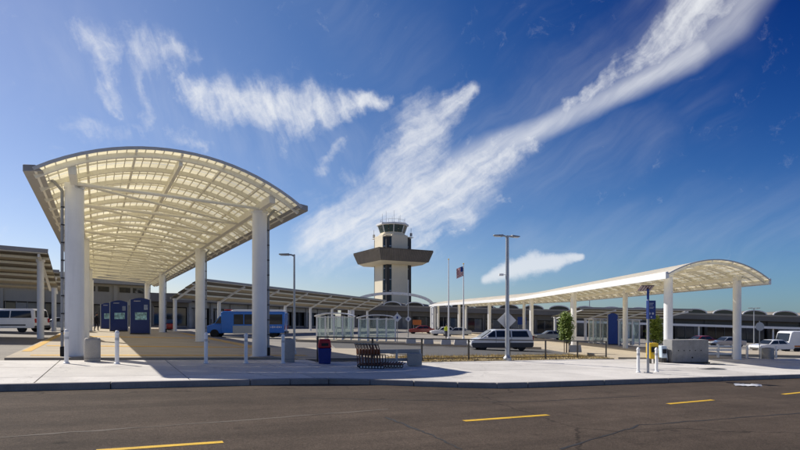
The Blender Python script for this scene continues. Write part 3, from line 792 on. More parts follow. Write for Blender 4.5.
# ================================================================ TERMINALS
def facade(label, p0, p1, height, wall, depth=14, bay=4.0, doors=True, clere=False, band=None):
    p0 = Vector(p0); p1 = Vector(p1); d = (p1-p0).normalized(); Ln = (p1-p0).length; nrm = Vector((-d.y, d.x))   # away from camera
    o = (p0.x, p0.y); g0 = G(*o)
    root = thing('terminal_building', label, 'building', (o[0], o[1], g0))
    def P(s, n, z):
        x = d.x*s+nrm.x*n; y = d.y*s+nrm.y*n; return (x, y, z+G(o[0]+x, o[1]+y)-g0)
    def slab(s0, s1, n0, n1, z0, z1):
        return MB().hexa([P(s0, n0, z0), P(s1, n0, z0), P(s1, n1, z0), P(s0, n1, z0)], [P(s0, n0, z1), P(s1, n0, z1), P(s1, n1, z1), P(s0, n1, z1)])
    nb = max(1, int(Ln/bay)); st = Ln/nb
    slab(0, Ln, 2.2, depth, -.5, height-.3).build('core', M_dark, root)
    slab(-.3, Ln+.3, -1.2, depth, height-1.3, height).build('roof', band or M_fasc, root)
    slab(0, Ln, .6, 2.1, 3.0, height-1.32).build('upper_wall', wall, root)
    for k in range(nb):
        a, b = k*st, (k+1)*st
        slab(a+.05, a+.55, .3, .8, -.3, height-1.35).build('pier', wall, root)
        for j in range(3):
            u0 = a+.7+(st-.8)*j/3; u1 = a+.7+(st-.8)*(j+1)/3-.12
            f = slab(u0, u1, 1.2, 1.3, .1, 2.85).build('window', random.choice((M_glassd, M_glassd, M_glassb, M_glassc)), root)
            slab(u0-.06, u0, 1.12, 1.32, .05, 2.95).build('frame', M_galv, f)
        if clere:
            for j in range(2):
                u0 = a+.8+(st-1.0)*j/2; u1 = a+.8+(st-1.0)*(j+1)/2-.35
                slab(u0, u1, .52, .58, 4.85, 5.6).build('clerestory_window', M_glassd, root)
        slab(a, b, .9, 1.05, -.2, .08).build('plinth', M_curb, root)
    return root, P, slab, Ln
# left: beyond the walkway
facade('beige terminal front with small high windows at the end of the walkway', (-78, 58.2), (-38.2, 80.7), 7.3, mat('terminal_cream', (.46, .42, .33), .8, var=.1, scale=.3, dirt=.15), clere=True, bay=4.4, band=mat('terminal_cream', (.46, .42, .33)))
facade('low dark terminal link seen between the large canopy columns and the bus', (-38.0, 80.9), (-33.2, 83.7), 5.0, M_fasc, bay=4.8)
# middle-left: behind the shuttle canopy
facade('long pale grey terminal front behind the shuttle bus canopy', (-33, 84), (-14.5, 129), 5.2, mat('terminal_grey', (.42, .42, .40), .7, var=.2, scale=.5, dirt=.2), bay=4.5)
# right: long front with a row of small vaults
def vaults():
    p0, p1 = (-15, 134), (88, 108)
    root, P, slab, Ln = facade('long dark terminal front with a row of small white-rimmed roof vaults', p0, p1, 5.5, M_fasc, depth=10, bay=5.6)
    sp = 5.55; n = int(Ln/sp)
    for k in range(n):
        s = sp*(k+.5); r = 2.1; hz = .82; nn = 12; z0 = 5.52
        def ring(rr, hh, n0): return [P(s-rr*cos(pi*i/nn), n0, z0+hh*sin(pi*i/nn)) for i in range(nn+1)]
        a, b = ring(r, hz, -1.1), ring(r, hz, 9)
        v = MB().add(a+b, [(i, i+1, nn+2+i, nn+1+i) for i in range(nn)]).build('vault', M_fasc, root)
        sm = v.modifiers.new('thick', 'SOLIDIFY'); sm.thickness = .12
        MB().add([P(s, -.95, z0)]+ring(r-.1, hz-.1, -.95), [(0, i+1, i+2) for i in range(nn)]).build('lunette', M_glassd, v)
        MB().sweep(ring(r+.06, hz+.06, -1.2), .24, .2).build('rim', M_white, v)
    # awning with a white edge in front of the right half
    slab(-.3, Ln+.3, -1.32, -1.21, 5.2, 5.53).build('parapet_line', M_term, root)
    slab(52, Ln, -9, -1.3, 2.75, 2.95).build('awning', M_soff, root)
    slab(52, Ln, -9.25, -9.02, 2.65, 3.1).build('awning_edge', M_white, root)
    s = 53
    while s < Ln:
        slab(s, s+.25, -8.6, -8.35, -.2, 2.74).build('awning_post', M_white, root); s += 6.5
vaults()
# white arched entrance beam in front of the terminal, beside the tower
def arch_beam():
    D = 112; xa, xb = W(350, D), W(434, D); xm = (xa+xb)/2; g = G(xm, D)
    root = thing('entrance_arch', 'thin white arched entrance frame below the control tower', 'arch', (xm, D, g))
    hw = (xb-xa)/2; zb = CAMZ-g+(HZ-307)/FPX*D; rs = 3.0
    pts = [(hw*cos(pi-pi*i/24), 0, zb+rs*sin(pi*i/24)**.9) for i in range(25)]
    MB().sweep(pts, .5, .3).build('arch', M_white, root)
    pts2 = [(hw*cos(pi-pi*i/24), 6, zb+rs*sin(pi*i/24)**.9) for i in range(25)]
    MB().sweep(pts2, .5, .3).build('arch', M_white, root)
    for sgn in (-1, 1):
        for yy in (0, 6):
            MB().lathe([(.42, -.2), (.42, zb), (.3, zb+.1)], 16).build('column', M_white, root, (sgn*hw, yy, 0))
    for i in range(2, 23, 2):
        MB().beam((pts[i][0], 0, pts[i][2]), (pts2[i][0], 6, pts2[i][2]), .1, .12).build('purlin', M_galv, root)
arch_beam()

# ================================================================ STREET FURNITURE
def bollard(label, x, y, h=1.02, r=.058):
    o = thing('bollard', label, 'bollard', gl(x, y), 0, 'white bollards along the sidewalk')
    b = MB().lathe([(r*1.5, 0), (r*1.5, .03), (r, .05), (r, h-.10), (r*1.25, h-.095), (r*1.25, h-.07), (r, h-.065), (r, h-.05), (r*.85, h-.02), (r*.45, h-.004), (.001, h)], 16).build('post', M_white, o)
    MB().lathe([(r*1.04, h-.30), (r*1.04, h-.22)], 16).build('band', M_signg, o)
    return o
for px, py, lab in [(66.5, 363.5, 'white bollard against the left front canopy column'), (117, 364, 'white bollard standing in sun beside the concrete trash bin'),
                    (206, 363.3, 'white bollard at the edge of the canopy shadow'), (246, 363.3, 'white bollard just left of the right front canopy column'),
                    (283, 363.3, 'white bollard beside the shaded concrete planter bin')]:
    bollard(lab, *gp(px, py))
for px, py, lab in [(638.3, 372.5, 'thin white bollard left of the blue bus stop sign'), (656.5, 372, 'thin white bollard right of the blue bus stop sign')]:
    bollard(lab, *gp(px, py), h=.93, r=.055)
# white rail fence and short posts by the far right column
def railpost(label, x, y, h=.82):
    o = MB().box((0, 0, h/2), (.11, .11, h)).lathe([(.075, h), (.075, h+.02), (.02, h+.05)], 4).build('guard_post', M_white, None, gl(x, y), radians(29), bevel=.008)
    tag(o, label, 'post', 'white guard posts by the right canopy')
pp = {px: gp(px, 358.2) for px in (747, 761.5, 776)}
for px, lab in [(747, 'white guard post just right of the right front canopy column'), (761.5, 'white guard post below the round sign'), (776, 'white guard post right of the round grey trash bin')]:
    railpost(lab, *pp[px])
def railfence():
    a = Vector(gp(704, 357.6)); b = Vector(gp(733, 357.4)); m0 = Vector(gp(718, 357.5)); g = G(*a)
    root = thing('rail_fence', 'white three-rail fence between the concrete box and the right column', 'fence', (a.x, a.y, g))
    for p in (a, m0, b):
        MB().box((p.x-a.x, p.y-a.y, G(p.x, p.y)-g+.43), (.12, .12, .9), radians(29)).build('post', M_white, root, bevel=.008)
    for z in (.25, .5, .76):
        MB().beam((0, 0, z), (b.x-a.x, b.y-a.y, z+G(*b)-g), .05, .1).build('rail', M_white, root)
railfence()

def trash(label, px, py, h, r, m):
    x, y = gp(px, py)
    o = thing('trash_bin', label, 'trash bin', gl(x, y), radians(28))
    MB().lathe([(r*.97, 0), (r, .03), (r, h-.08), (r*.95, h-.02), (r*.85, h)], 28, sq=5).build('body', m, o)
    MB().lathe([(r*.6, h-.01), (r*.6, h+.015), (r*.5, h+.02)], 20).build('lid_ring', M_dark, o)
    MB().lathe([(r*1.012, .10), (r*1.012, .13)], 28, sq=5).build('groove_band', M_curb, o)
    return o
trash('sunlit beige concrete trash bin beside the left front column', 92.5, 361.4, .74, .225, M_tan)
trash('shaded grey concrete trash bin by the lamp post', 288, 362, .84, .215, M_tan)
trash('small round-cornered grey trash bin under the round sign', 768, 359, .75, .3, M_tan)

# red and blue recycling bin
x, y = gp(324.5, 363.5); o = thing('recycling_bin', 'red-topped blue recycling bin beside the railing end', 'recycling bin', gl(x, y), radians(12))
MB().hexa([(-.2, -.2, 0), (.2, -.2, 0), (.2, .2, 0), (-.2, .2, 0)], [(-.235, -.235, .56), (.235, -.235, .56), (.235, .235, .56), (-.235, .235, .56)]).build('body', M_bluep, o, bevel=.03)
l = MB().hexa([(-.24, -.24, .565), (.24, -.24, .565), (.24, .24, .565), (-.24, .24, .565)], [(-.19, -.19, .88), (.19, -.19, .88), (.19, .19, .88), (-.19, .19, .88)]).build('lid', M_red, o, bevel=.05, seg=3)
MB().box((0, -.232, .69), (.24, .02, .1)).build('slot', M_black, l)

# nested baggage carts
def cart(name, label, loc, rz):
    o = thing(name, label, 'baggage cart', loc, rz, 'nested baggage carts')
    fr = MB()
    for s in (-.24, .24):
        fr.pipe([(-.35, s, .14), (.42, s*.8, .14), (.50, s*.8, .2)], .016, 6)
        fr.pipe([(-.35, s, .14), (-.38, s, .62), (-.44, s, .80)], .016, 6)
    fr.pipe([(-.35, -.24, .14), (-.35, .24, .14)], .014, 6).pipe([(.42, -.19, .14), (.42, .19, .14)], .014, 6)
    for q in (-.12, 0, .12): fr.pipe([(-.35, q, .14), (.42, q*.8, .14)], .010, 6)
    fr.build('frame', mat('brown_cart_tube', (.16, .065, .04), .5, var=.2), o)
    MB().pipe([(-.44, -.26, .80), (-.44, .26, .80)], .026, 8).build('handle', M_dark, o)
    MB().box((-.385, 0, .56), (.02, .44, .17)).build('ad_panel', M_orange, o, bevel=.008)
    b = MB()
    for z in (.34, .45): b.pipe([(-.365, -.24, z), (-.365, .24, z)], .01, 6)
    for s in (-.24, .24): b.pipe([(-.365, s, .45), (-.1, s, .45), (-.08, s, .15)], .01, 6)
    b.build('basket', M_dark, o)
    for (wx, wy) in ((-.3, -.26), (-.3, .26), (.4, 0)):
        w = MB().tube((wx, wy-.02, .065), (wx, wy+.02, .065), .065, n=14).build('wheel', M_black, o)
        MB().tube((wx, wy-.024, .065), (wx, wy+.024, .065), .035, n=10).build('hub', M_signg, w)
    return o
cx, cy = gp(369, 368); ca = radians(12)
c0 = cart('baggage_cart', 'leftmost cart of the nested baggage cart row', gl(cx, cy), ca)
for i, lab in enumerate([f'{q} cart from the left in the nested baggage row' for q in ('second', 'third', 'fourth', 'fifth', 'sixth', 'seventh')]+['rightmost cart of the nested baggage cart row']):
    k = .10*(i+1); copy_tree(c0, gl(cx+cos(ca)*k, cy+sin(ca)*k), ca, lab)
# cart dock rail
x, y = gp(396, 366.5); o = thing('cart_dock', 'low concrete-coloured cart dock behind the baggage carts', 'cart dock', gl(x, y), radians(10))
for s in (-1.15, .1, .95):
    MB().box((s, .45, .28), (.07, .07, .56)).build('post', M_galv, o, bevel=.006)
MB().box((-.1, .45, .5), (2.2, .06, .14)).build('rail', M_tan, o, bevel=.01)
MB().box((-.1, .45, .2), (2.2, .05, .10)).build('rail', M_tan, o, bevel=.01)
MB().box((.72, .3, .22), (.5, .3, .44)).build('pay_box', M_tan, o, bevel=.02)

# railing along the planted strip
F = [Vector((-3.05, 19.75)), Vector((.9, 22.0)), Vector((11.6, 30.0))]
def railing():
    root = thing('railing', 'dark metal railing along the back edge of the sidewalk', 'railing', (F[0].x, F[0].y, G(*F[0])))
    g0 = G(*F[0]); posts = []
    for a, b in zip(F[:-1], F[1:]):
        n = max(1, round((b-a).length/2.45))
        for i in range(n): posts.append(a+(b-a)*i/n)
    posts.append(F[-1])
    for p in posts:
        q = MB().box((0, 0, .47), (.06, .06, .98), radians(35)).build('post', M_dark, root, (p.x-F[0].x, p.y-F[0].y, G(*p)-g0), bevel=.004)
        MB().box((0, 0, .012), (.16, .16, .02), radians(35)).build('foot', M_dark, q)
    for z, hh in ((.93, .05), (.12, .035)):
        for a, b in zip(posts[:-1], posts[1:]):
            MB().beam((a.x-F[0].x, a.y-F[0].y, G(*a)-g0+z), (b.x-F[0].x, b.y-F[0].y, G(*b)-g0+z), .05, hh).build('rail', M_dark, root)
railing()
def fence_n(p, a, b): return Vector((-(b-a).y, (b-a).x)).normalized()
nv = fence_n(None, F[1], F[2])
bed = [tuple(F[1]-nv*.5+Vector((-.6, -.4))), tuple(F[2]-nv*.5), tuple(F[2]+nv*2.6), tuple(F[1]+nv*2.6)]
sheet('railing_strip', bed, M_mulch, .02, .2)
nv0 = fence_n(None, F[0], F[1])
sheet('railing_strip', [tuple(F[0]+nv0*.15), tuple(F[1]+nv0*.15), tuple(F[1]+nv0*1.3+Vector((-.2, 0))), tuple(F[0]+nv0*1.3)], mat('dark_strip', (.05, .04, .028), .95, var=.4, scale=3, fine=.3), .015, .2)  # flat dark strip behind the first stretch of railing
def bed_stuff():
    mm = MB(); g = MB(); d = (F[2]-F[1])
    for i in range(4200):
        f = random.random(); n = random.uniform(-.5, 2.55)
        p = F[1]+d*f+nv*n; z = G(p.x, p.y)+.02; r = random.uniform(.015, .06)*(1.6 if random.random() < .08 else 1)
        a = random.random()*6.28
        mm.add([(p.x+r*cos(a), p.y+r*sin(a), z), (p.x+r*cos(a+2.1), p.y+r*sin(a+2.1), z), (p.x+r*cos(a+4.2), p.y+r*sin(a+4.2), z), (p.x+random.uniform(-.3, .3)*r, p.y, z+r*random.uniform(.5, 1.0))], [(0, 1, 3), (1, 2, 3), (2, 0, 3)])
    for i in range(9000):
        f = random.random(); n = random.uniform(-.3, 2.5)
        if (sin(f*40)+sin(n*3.1+f*17)+random.uniform(-1, 1)) < .1: continue
        p = F[1]+d*f+nv*n; z = G(p.x, p.y)+.015; h = random.uniform(.05, .2); a = random.random()*6.28; w = .008
        lx, ly = random.uniform(-.08, .08), random.uniform(-.08, .08)
        g.add([(p.x-w*cos(a), p.y-w*sin(a), z), (p.x+w*cos(a), p.y+w*sin(a), z), (p.x+lx, p.y+ly, z+h)], [(0, 1, 2)])
    tag(mm.build('loose_stones', M_rock, smooth=False, kind='stuff'), 'loose tan stones in the planting strip behind the railing', 'stones')
    tag(g.build('dry_groundcover', M_dry, smooth=False, kind='stuff'), 'dry yellow groundcover in the strip behind the railing', 'groundcover')
bed_stuff()

# small trees
def tree(label, x, y, h, rad, trunk_h, seed, dz=0):
    rnd = random.Random(seed)
    o = thing('young_tree', label, 'tree', gl(x, y, dz))
    mm = MB(); mm.tube((0, 0, -.05), (.02, 0, trunk_h), .05, .04, 8).tube((.02, 0, trunk_h), (0, .02, h*.92), .04, .008, 8)
    tr = mm.build('trunk', M_bark, o)
    lb = MB()
    tips = []
    for i in range(26):
        z = trunk_h*.8+(h*.9-trunk_h*.8)*(i/25); a = i*2.4
        q = (z-trunk_h*.8)/(h-trunk_h*.8); rr = rad*(.62+.5*q)*(1-q)**.55*1.35*rnd.uniform(.7, 1.1)
        e = (rr*cos(a), rr*sin(a), z+rr*.6); lb.tube((0, 0, z), e, .014, .004, 5); tips.append(((0, 0, z), e))
    lb.build('limbs', M_bark, tr)
    lv = MB()
    for (s, e) in tips:
        s, e = Vector(s), Vector(e)
        for k in range(170):
            p = s+(e-s)*(rnd.random()**.6)+Vector((rnd.gauss(0, .11), rnd.gauss(0, .11), rnd.gauss(0, .10)))
            u = Vector((rnd.gauss(0, 1), rnd.gauss(0, 1), rnd.gauss(0, .7))).normalized(); v = u.orthogonal().normalized()
            L = rnd.uniform(.05, .09); wd = L*.42
            lv.add([p-u*L, p+v*wd, p+u*L, p-v*wd], [(0, 1, 2, 3)])
    lv.build('crown', M_leaf, o, smooth=False)
    MB().tube((.16, 0, -.05), (.16, 0, trunk_h*1.3), .03, n=8).tube((-.16, 0, -.05), (-.16, 0, trunk_h*1.3), .03, n=8).build('stakes', M_bark, o)
tx, ty = gp(566.5, 352); tree('small bright green tree beside the fourth right canopy column', tx, ty, 2.8, .54, .95, 3)
tree('small green tree behind the blue bus stop sign', W(655.5, 40), 40, 2.9, .62, .9, 5)

# lamp posts
def lamp_head(o, d, z, ln=.46):
    h = MB()
    pts = [(0, 0, z), (d[0]*.12, d[1]*.12, z+.06), (d[0]*.3, d[1]*.3, z+.07)]
    h.pipe(pts, .035, 8)
    hd = h.build('arm', M_galv, o)
    a = atan2(d[1], d[0])
    bx = MB().hexa([(.22, -.12, z+.02), (.22+ln, -.09, z+.05), (.22+ln, .09, z+.05), (.22, .12, z+.02)], [(.22, -.10, z+.12), (.22+ln, -.07, z+.10), (.22+ln, .07, z+.10), (.22, .10, z+.12)]).build('head', M_grey, o, rz=a, bevel=.02)
    MB().box((.22+ln*.55, 0, z+.03), (ln*.6, .13, .03)).build('lens', M_lens, bx)
def lamp(label, x, y, h, dirs, r=.085):
    o = thing('street_lamp', label, 'street lamp', gl(x, y))
    MB().lathe([(r*1.9, 0), (r*1.9, .12), (r*1.2, .2), (r*1.05, .3), (r*.72, h), (.0, h+.01)], 14).build('pole', M_galv, o)
    for d in dirs: lamp_head(o, d, h-.08)
    return o
x, y = gp(507.3, 360.5); lo = lamp('twin-headed grey street lamp beside the white minivan', x, y, 5.75, [(-.94, -.2), (.86, .4)], .10)
MB().box((-.28, 0, 3.95), (.2, .12, .1)).pipe([(-.2, 0, 3.95), (0, 0, 3.95)], .02, 6).build('security_camera', M_white, lo, bevel=.01)
# diamond sign on the far side of that lamp post
dg = thing('diamond_sign', 'blank-backed white diamond sign on the twin-headed lamp post', 'sign', (x, y+.13, G(x, y)+1.85))
MB().box((0, 0, 0), (.62, .012, .62), mtx=Matrix.Rotation(pi/4, 3, 'Y')).build('plate', mat('sign_back_light', (.62, .63, .63), .4, var=.06), dg, bevel=.004)
MB().box((0, -.02, .2), (.2, .03, .04)).box((0, -.02, -.2), (.2, .03, .04)).build('bracket', M_galv, dg)
lamp('slim single-headed street lamp right of the large canopy', W(294.3, 24), 24, 4.5, [(-.95, -.2)], .055)
lamp('distant thin street lamp above the blue panel shelter', W(589.5, 88), 88, 7.4, [(.95, -.1)], .09)
lamp('distant twin street lamp right of the right canopy', W(754, 66), 66, 5.0, [(.9, -.3), (-.9, .3)], .07)

# flagpoles
def flagpole(label, px, D, top, flag):
    x = W(px, D); g = G(x, D); h = CAMZ+(HZ-top)/FPX*D-g
    o = thing('flagpole', label, 'flagpole', (x, D, g))
    MB().lathe([(.16, 0), (.16, .3), (.10, .35), (.05, h)], 12).build('pole', M_white, o)
    MB().lathe([(.01, h), (.09, h+.06), (.09, h+.1), (.01, h+.16)], 10).build('finial', M_yplast, o)
    if flag:
        f = thing('flag', 'small drooping striped flag with a blue corner on the right flagpole', 'flag', (x, D, g))
        W_, H_ = 1.0, 1.1; rows = 13
        def fz(u, v): return (-u*.8*W_, .10*sin(u*9+v*2)+.05*sin(u*17), h-.15-v*H_-u*.35)
        for r in range(rows):
            mm = MB(); n = 10; vs = []
            u0 = .42 if r < 7 else 0
            for i in range(n+1):
                u = u0+(1-u0)*i/n; vs += [fz(u, r/rows), fz(u, (r+1)/rows)]
            mm.add(vs, [(2*i, 2*i+1, 2*i+3, 2*i+2) for i in range(n)])
            mm.build('stripe', M_red if r % 2 == 0 else M_signw, f)
        mm = MB(); vs = []
        for i in range(7): u = .42*i/6; vs += [fz(u, 0), fz(u, 7/13)]
        mm.add(vs, [(2*i, 2*i+1, 2*i+3, 2*i+2) for i in range(6)]); mm.build('canton', M_blue, f)
    return o
flagpole('left white flagpole with no flag', 448.6, 60, 260, False)
flagpole('right white flagpole carrying the striped flag', 463.5, 60, 264.5, True)

# bus stop sign with solar top
def bus_sign():
    x, y = gp(648, 373); g = G(x, y); s = FPX/y
    o = thing('bus_stop_sign', 'blue double-faced bus stop sign with a small solar panel on top', 'sign', (x, y, g))
    h = 1.45-g+(HZ-289)/s
    MB().box((0, 0, .012), (.24, .24, .025)).build('base_plate', M_galv, o)
    MB().lathe([(.045, .02), (.045, h-.55), (.035, h)], 12).build('pole', M_galv, o)
    z0, z1 = 1.45-g+(HZ-319)/s, 1.45-g+(HZ-300.5)/s
    def face(a, w, offx, nm, marks):
        p = MB().box((offx, 0, (z0+z1)/2), (w, .035, z1-z0)).build(nm, M_blue, o, rz=a, bevel=.01)
        if marks:
            mm = MB(); zz = z1-.10
            for wdt in (.20, .14): mm.box((offx-.01, -.0195, zz), (wdt, .003, .022)); zz -= .06
            zz -= .02
            for wdt in (.22, .16): mm.box((offx, -.0195, zz), (wdt, .003, .016)); zz -= .045
            mm.build('lettering', M_signw, p)
            mm = MB()
            mm.tube((offx-.07, -.018, z0+.2), (offx-.07, -.0205, z0+.2), .042, n=16).tube((offx+.06, -.018, z0+.2), (offx+.06, -.0205, z0+.2), .042, n=16).tube((offx, -.018, z0+.07), (offx, -.0205, z0+.07), .03, n=16)
            mm.build('route_symbols', M_signw, p)
    face(radians(8), .36, .12, 'front_panel', True)
    face(radians(68), .36, -.16, 'side_panel', True)
    MB().lathe([(.042, z1), (.042, h)], 12).build('blue_sleeve', M_blue, o)
    sp = MB().box((0, 0, 0), (.46, .36, .03), mtx=Matrix.Rotation(radians(-28), 3, 'X')).build('solar_panel', M_sol, o, (-.08, 0, h+.03))
    mm = MB()
    R_ = Matrix.Rotation(radians(-28), 3, 'X')
    for i in range(-2, 3): mm.box(tuple(R_ @ Vector((i*.1, 0, -.017))), (.012, .36, .004), mtx=R_)
    mm.build('cell_lines', M_signw, sp)
bus_sign()

# other signs
def pole_sign(label, px, D, ytop, kind, ysign, sz, r=.035, ybase=None):
    x = W(px, D); g = G(x, D); z = CAMZ-g+(HZ-ysign)/FPX*D; h = CAMZ-g+(HZ-ytop)/FPX*D
    o = thing('pole_sign', label, 'sign', (x, D, g))
    MB().tube((0, 0, 0), (0, 0, h), r, n=10).build('pole', M_galv, o)
    if kind == 'round': MB().tube((0, -r, z), (0, -r-.02, z), sz/2, n=28).build('plate', M_signg, o)
    elif kind == 'diamond':
        MB().box((0, -r-.01, z), (sz, .02, sz), mtx=Matrix.Rotation(pi/4, 3, 'Y')).build('plate', M_signw, o)
        MB().box((0, -r-.024, z), (sz*.25, .004, sz*.4)).build('symbol', M_blue, o)
    else:
        MB().box((0, -r-.01, z), (sz, .02, sz)).build('plate', M_signw, o)
    return o
pole_sign('pale blue diamond sign at the end of the glass shelters', 397.3, 46, 312, 'diamond', 317.5, .55)
pole_sign('small white diamond sign on a tall thin pole right of the shelters', 408.3, 50, 280, 'diamond', 319, .42, .05)
pole_sign('round grey sign back on a thin pole at the far right', 759.5, 36, 321, 'round', 326.5, .58, .03)

# concrete box, cabinet, news boxes
def conc_box():
    x, y = gp(690.5, 363.5); o = thing('concrete_box', 'grey precast concrete box with a row of small holes beside the right canopy', 'concrete box', gl(x, y), radians(7))
    MB().box((0, .35, .63), (2.0, .7, 1.14)).build('shell', M_conb, o, bevel=.02)
    MB().box((0, .35, .03), (2.1, .78, .06)).build('plinth', M_dark, o)
    for i in range(5):
        MB().tube((-.66+.31*i, .01, .66), (-.66+.31*i, -.006, .66), .03, n=12).build('hole', M_black, o)
    MB().tube((.1, .01, .30), (.1, -.006, .30), .045, n=12).build('hole', M_black, o)
    for sx in (-.5, .5): MB().pipe([(sx-.06, .35, 1.19), (sx-.06, .35, 1.25), (sx+.06, .35, 1.25), (sx+.06, .35, 1.19)], .012, 6).build('lifting_eye', M_galv, o)
conc_box()
x, y = gp(667.5, 362.5); o = thing('utility_cabinet', 'small grey utility box with a notice at the foot of the concrete box', 'cabinet', gl(x, y), radians(5))
MB().box((0, .1, .36), (.36, .24, .72)).build('body', M_grey, o, bevel=.015)
MB().box((0, -.025, .5), (.26, .012, .22)).build('door', M_trim, o); MB().box((0, -.025, .2), (.26, .012, .14)).build('notice', M_signw, o)
def newsbox(label, px, D, m, w=.45, h=1.05, dz=0):
    x = W(px, D); o = thing('news_box', label, 'news box', gl(x, D), radians(6))
    for s in (-1, 1): MB().box((s*w*.36, 0, .12), (.05, .3, .24)).build('leg', M_dark, o)
    MB().hexa([(-w/2, -.2, .24), (w/2, -.2, .24), (w/2, .2, .24), (-w/2, .2, .24)], [(-w/2, -.14, h), (w/2, -.14, h), (w/2, .2, h), (-w/2, .2, h)]).build('body', m, o, bevel=.03)
    MB().box((0, -.185, h*.68), (w*.7, .02, h*.26)).build('window', M_glassd, o)
    MB().box((0, -.21, h*.48), (w*.4, .03, .03)).build('handle', M_galv, o)
newsbox('bright yellow news box behind the bus stop sign', 652.5, 26.0, M_yplast, .46, 1.0)
newsbox('pale blue news box right of the yellow one', 662.6, 27.2, mat('pale_blue_plastic', (.52, .62, .70), .5, var=.08), .3, .85)

# blue information panels
def info_panel(label, x, y, w, h, rz, poster=True):
    o = thing('information_panel', label, 'information panel', gl(x, y), rz, 'blue information panels')
    n = 10
    poly = [(-w/2, 0, .12), (w/2, 0, .12)]+[(w/2-w*i/n, 0, h-.18+.18*sin(pi*i/n)) for i in range(n+1)]
    b = MB().prism(poly, (0, .12, 0)).build('panel', mat('navy_panel', (.009, .024, .14), .4, var=.12, scale=3) if poster else M_blue, o)
    for s in (-1, 1): MB().lathe([(.05, 0), (.05, h-.12)], 10).build('post', M_galv, o, (s*(w/2+.06), .06, 0))
    MB().box((0, .06, .06), (w, .3, .12)).build('base', M_dark, o)
    if poster:
        MB().box((w*.05, -.006, h*.5), (w*.62, .008, h*.2)).build('picture', M_print, b)
        MB().box((w*.31, -.006, h*.74), (w*.2, .008, h*.14)).build('notice', mat('pale_notice', (.25, .30, .42), .5, var=.5, scale=9), b)
        mm = MB()
        for i in range(7): mm.box((-w*.3+i*w*.05, -.006, h-.28), (w*.03, .008, .05))
        mm.build('heading_letters', M_signw, b)
info_panel('largest blue information panel with a picture, under the large canopy', W(140, 46), 46, 1.55, 3.15, radians(6))
info_panel('middle blue information panel under the large canopy', W(118.8, 53), 53, 1.55, 3.1, radians(10))
info_panel('rearmost blue information panel, half hidden, under the large canopy', W(107.5, 60), 60, 1.3, 3.0, radians(14))
info_panel('plain tall blue panel between glass shelters behind the right canopy', W(613, 62), 62, 1.05, 3.7, radians(-4), False)

# glass shelters
def shelter(label, x, y, L_, dp, h, rz, curved=True, bays=4):
    o = thing('glass_shelter', label, 'shelter', gl(x, y), rz, 'glass bus shelters')
    for i in range(bays+1):
        for yy in (0, dp):
            MB().box((-L_/2+L_*i/bays, yy, h/2), (.12, .12, h)).build('post', M_white, o)
    for i in range(bays):
        a = -L_/2+L_*i/bays+.07; b = -L_/2+L_*(i+1)/bays-.07
        for yy in ((0, dp) if i not in (1,) else (dp,)):
            MB().box(((a+b)/2, yy, h*.53), (b-a, .02, h*.8)).build('pane', M_glassl, o)
    for s in (-1, 1): MB().box((s*L_/2, dp/2, h*.53), (.02, dp-.1, h*.8)).build('pane', M_glassl, o)
    for yy in (0, dp): MB().box((0, yy, h*.10), (L_, .05, .06)).box((0, yy, h*.95), (L_, .06, .08)).build('rail', M_white, o)
    n = 12; rise = .28 if curved else .05
    prof = [(-L_/2-.2+(L_+.4)*i/n, -.25, h+.02+rise*(1-abs(2*i/n-1)**2.6)) for i in range(n+1)]
    mm = MB(); vs = prof+[(a, dp+.25, c) for a, b, c in prof]
    mm.add(vs, [(i, i+1, n+2+i, n+1+i) for i in range(n)])
    r = mm.build('roof', M_signw, o); sm = r.modifiers.new('t', 'SOLIDIFY'); sm.thickness = .09
    MB().box((0, dp*.6, .45), (L_*.7, .4, .06)).box((-L_*.25, dp*.6, .22), (.06, .3, .44)).box((L_*.25, dp*.6, .22), (.06, .3, .44)).build('bench', M_galv, o)
shelter('left glass bus shelter with white frame and curved roof', W(334, 48), 48, 3.1, 1.8, 2.15, 0)
shelter('right glass bus shelter with white frame and curved roof', W(377, 48), 48, 3.3, 1.8, 2.1, 0)
shelter('glass shelter left of the plain tall blue panel', W(600.5, 64), 64, 1.7, 1.5, 3.0, 0, False, 2)
shelter('glass shelter right of the plain tall blue panel', W(629, 62), 62, 2.4, 1.5, 3.0, 0, False, 3)

# concrete wheel blocks on the far edge of the bus lane
blk = MB().hexa([(-.42, -.2, 0), (.42, -.2, 0), (.42, .2, 0), (-.42, .2, 0)], [(-.38, -.14, .5), (.38, -.14, .5), (.38, .14, .5), (-.38, .14, .5)]).mesh('concrete_block', M_conc)
bl = ['first white concrete block left of the minivan, by the shelters', 'second white concrete block from the shelters', 'third white concrete block from the shelters', 'fourth white concrete block from the shelters', 'white concrete block nearest the minivan nose']
for px, lab in zip((411, 428.5, 446, 459, 466.5), bl):
    tag(ob('concrete_block', blk, None, gl(W(px, 44.5), 44.5, 0), bevel=.03), lab, 'concrete block', 'white concrete blocks edging the bus lane')
tag(ob('concrete_block', blk, None, gl(W(575, 37), 37, 0), bevel=.03), 'white concrete block at the foot of the fourth canopy column', 'concrete block')

# utility covers in the sidewalk
for px, py, w_, lab in [(713, 364.3, 1.1, 'rear dark utility cover set in the sidewalk right of the concrete box'), (711, 369.2, 1.3, 'front dark utility cover set in the sidewalk right of the concrete box')]:
    x, y = gp(px, py); o = thing('utility_cover', lab, 'utility cover', gl(x, y, .002), TH)
    MB().box((0, 0, .004), (w_, .62, .012)).build('frame', M_galv, o)
    MB().box((0, 0, .012), (w_-.1, .52, .012)).build('plate', M_trim, o)
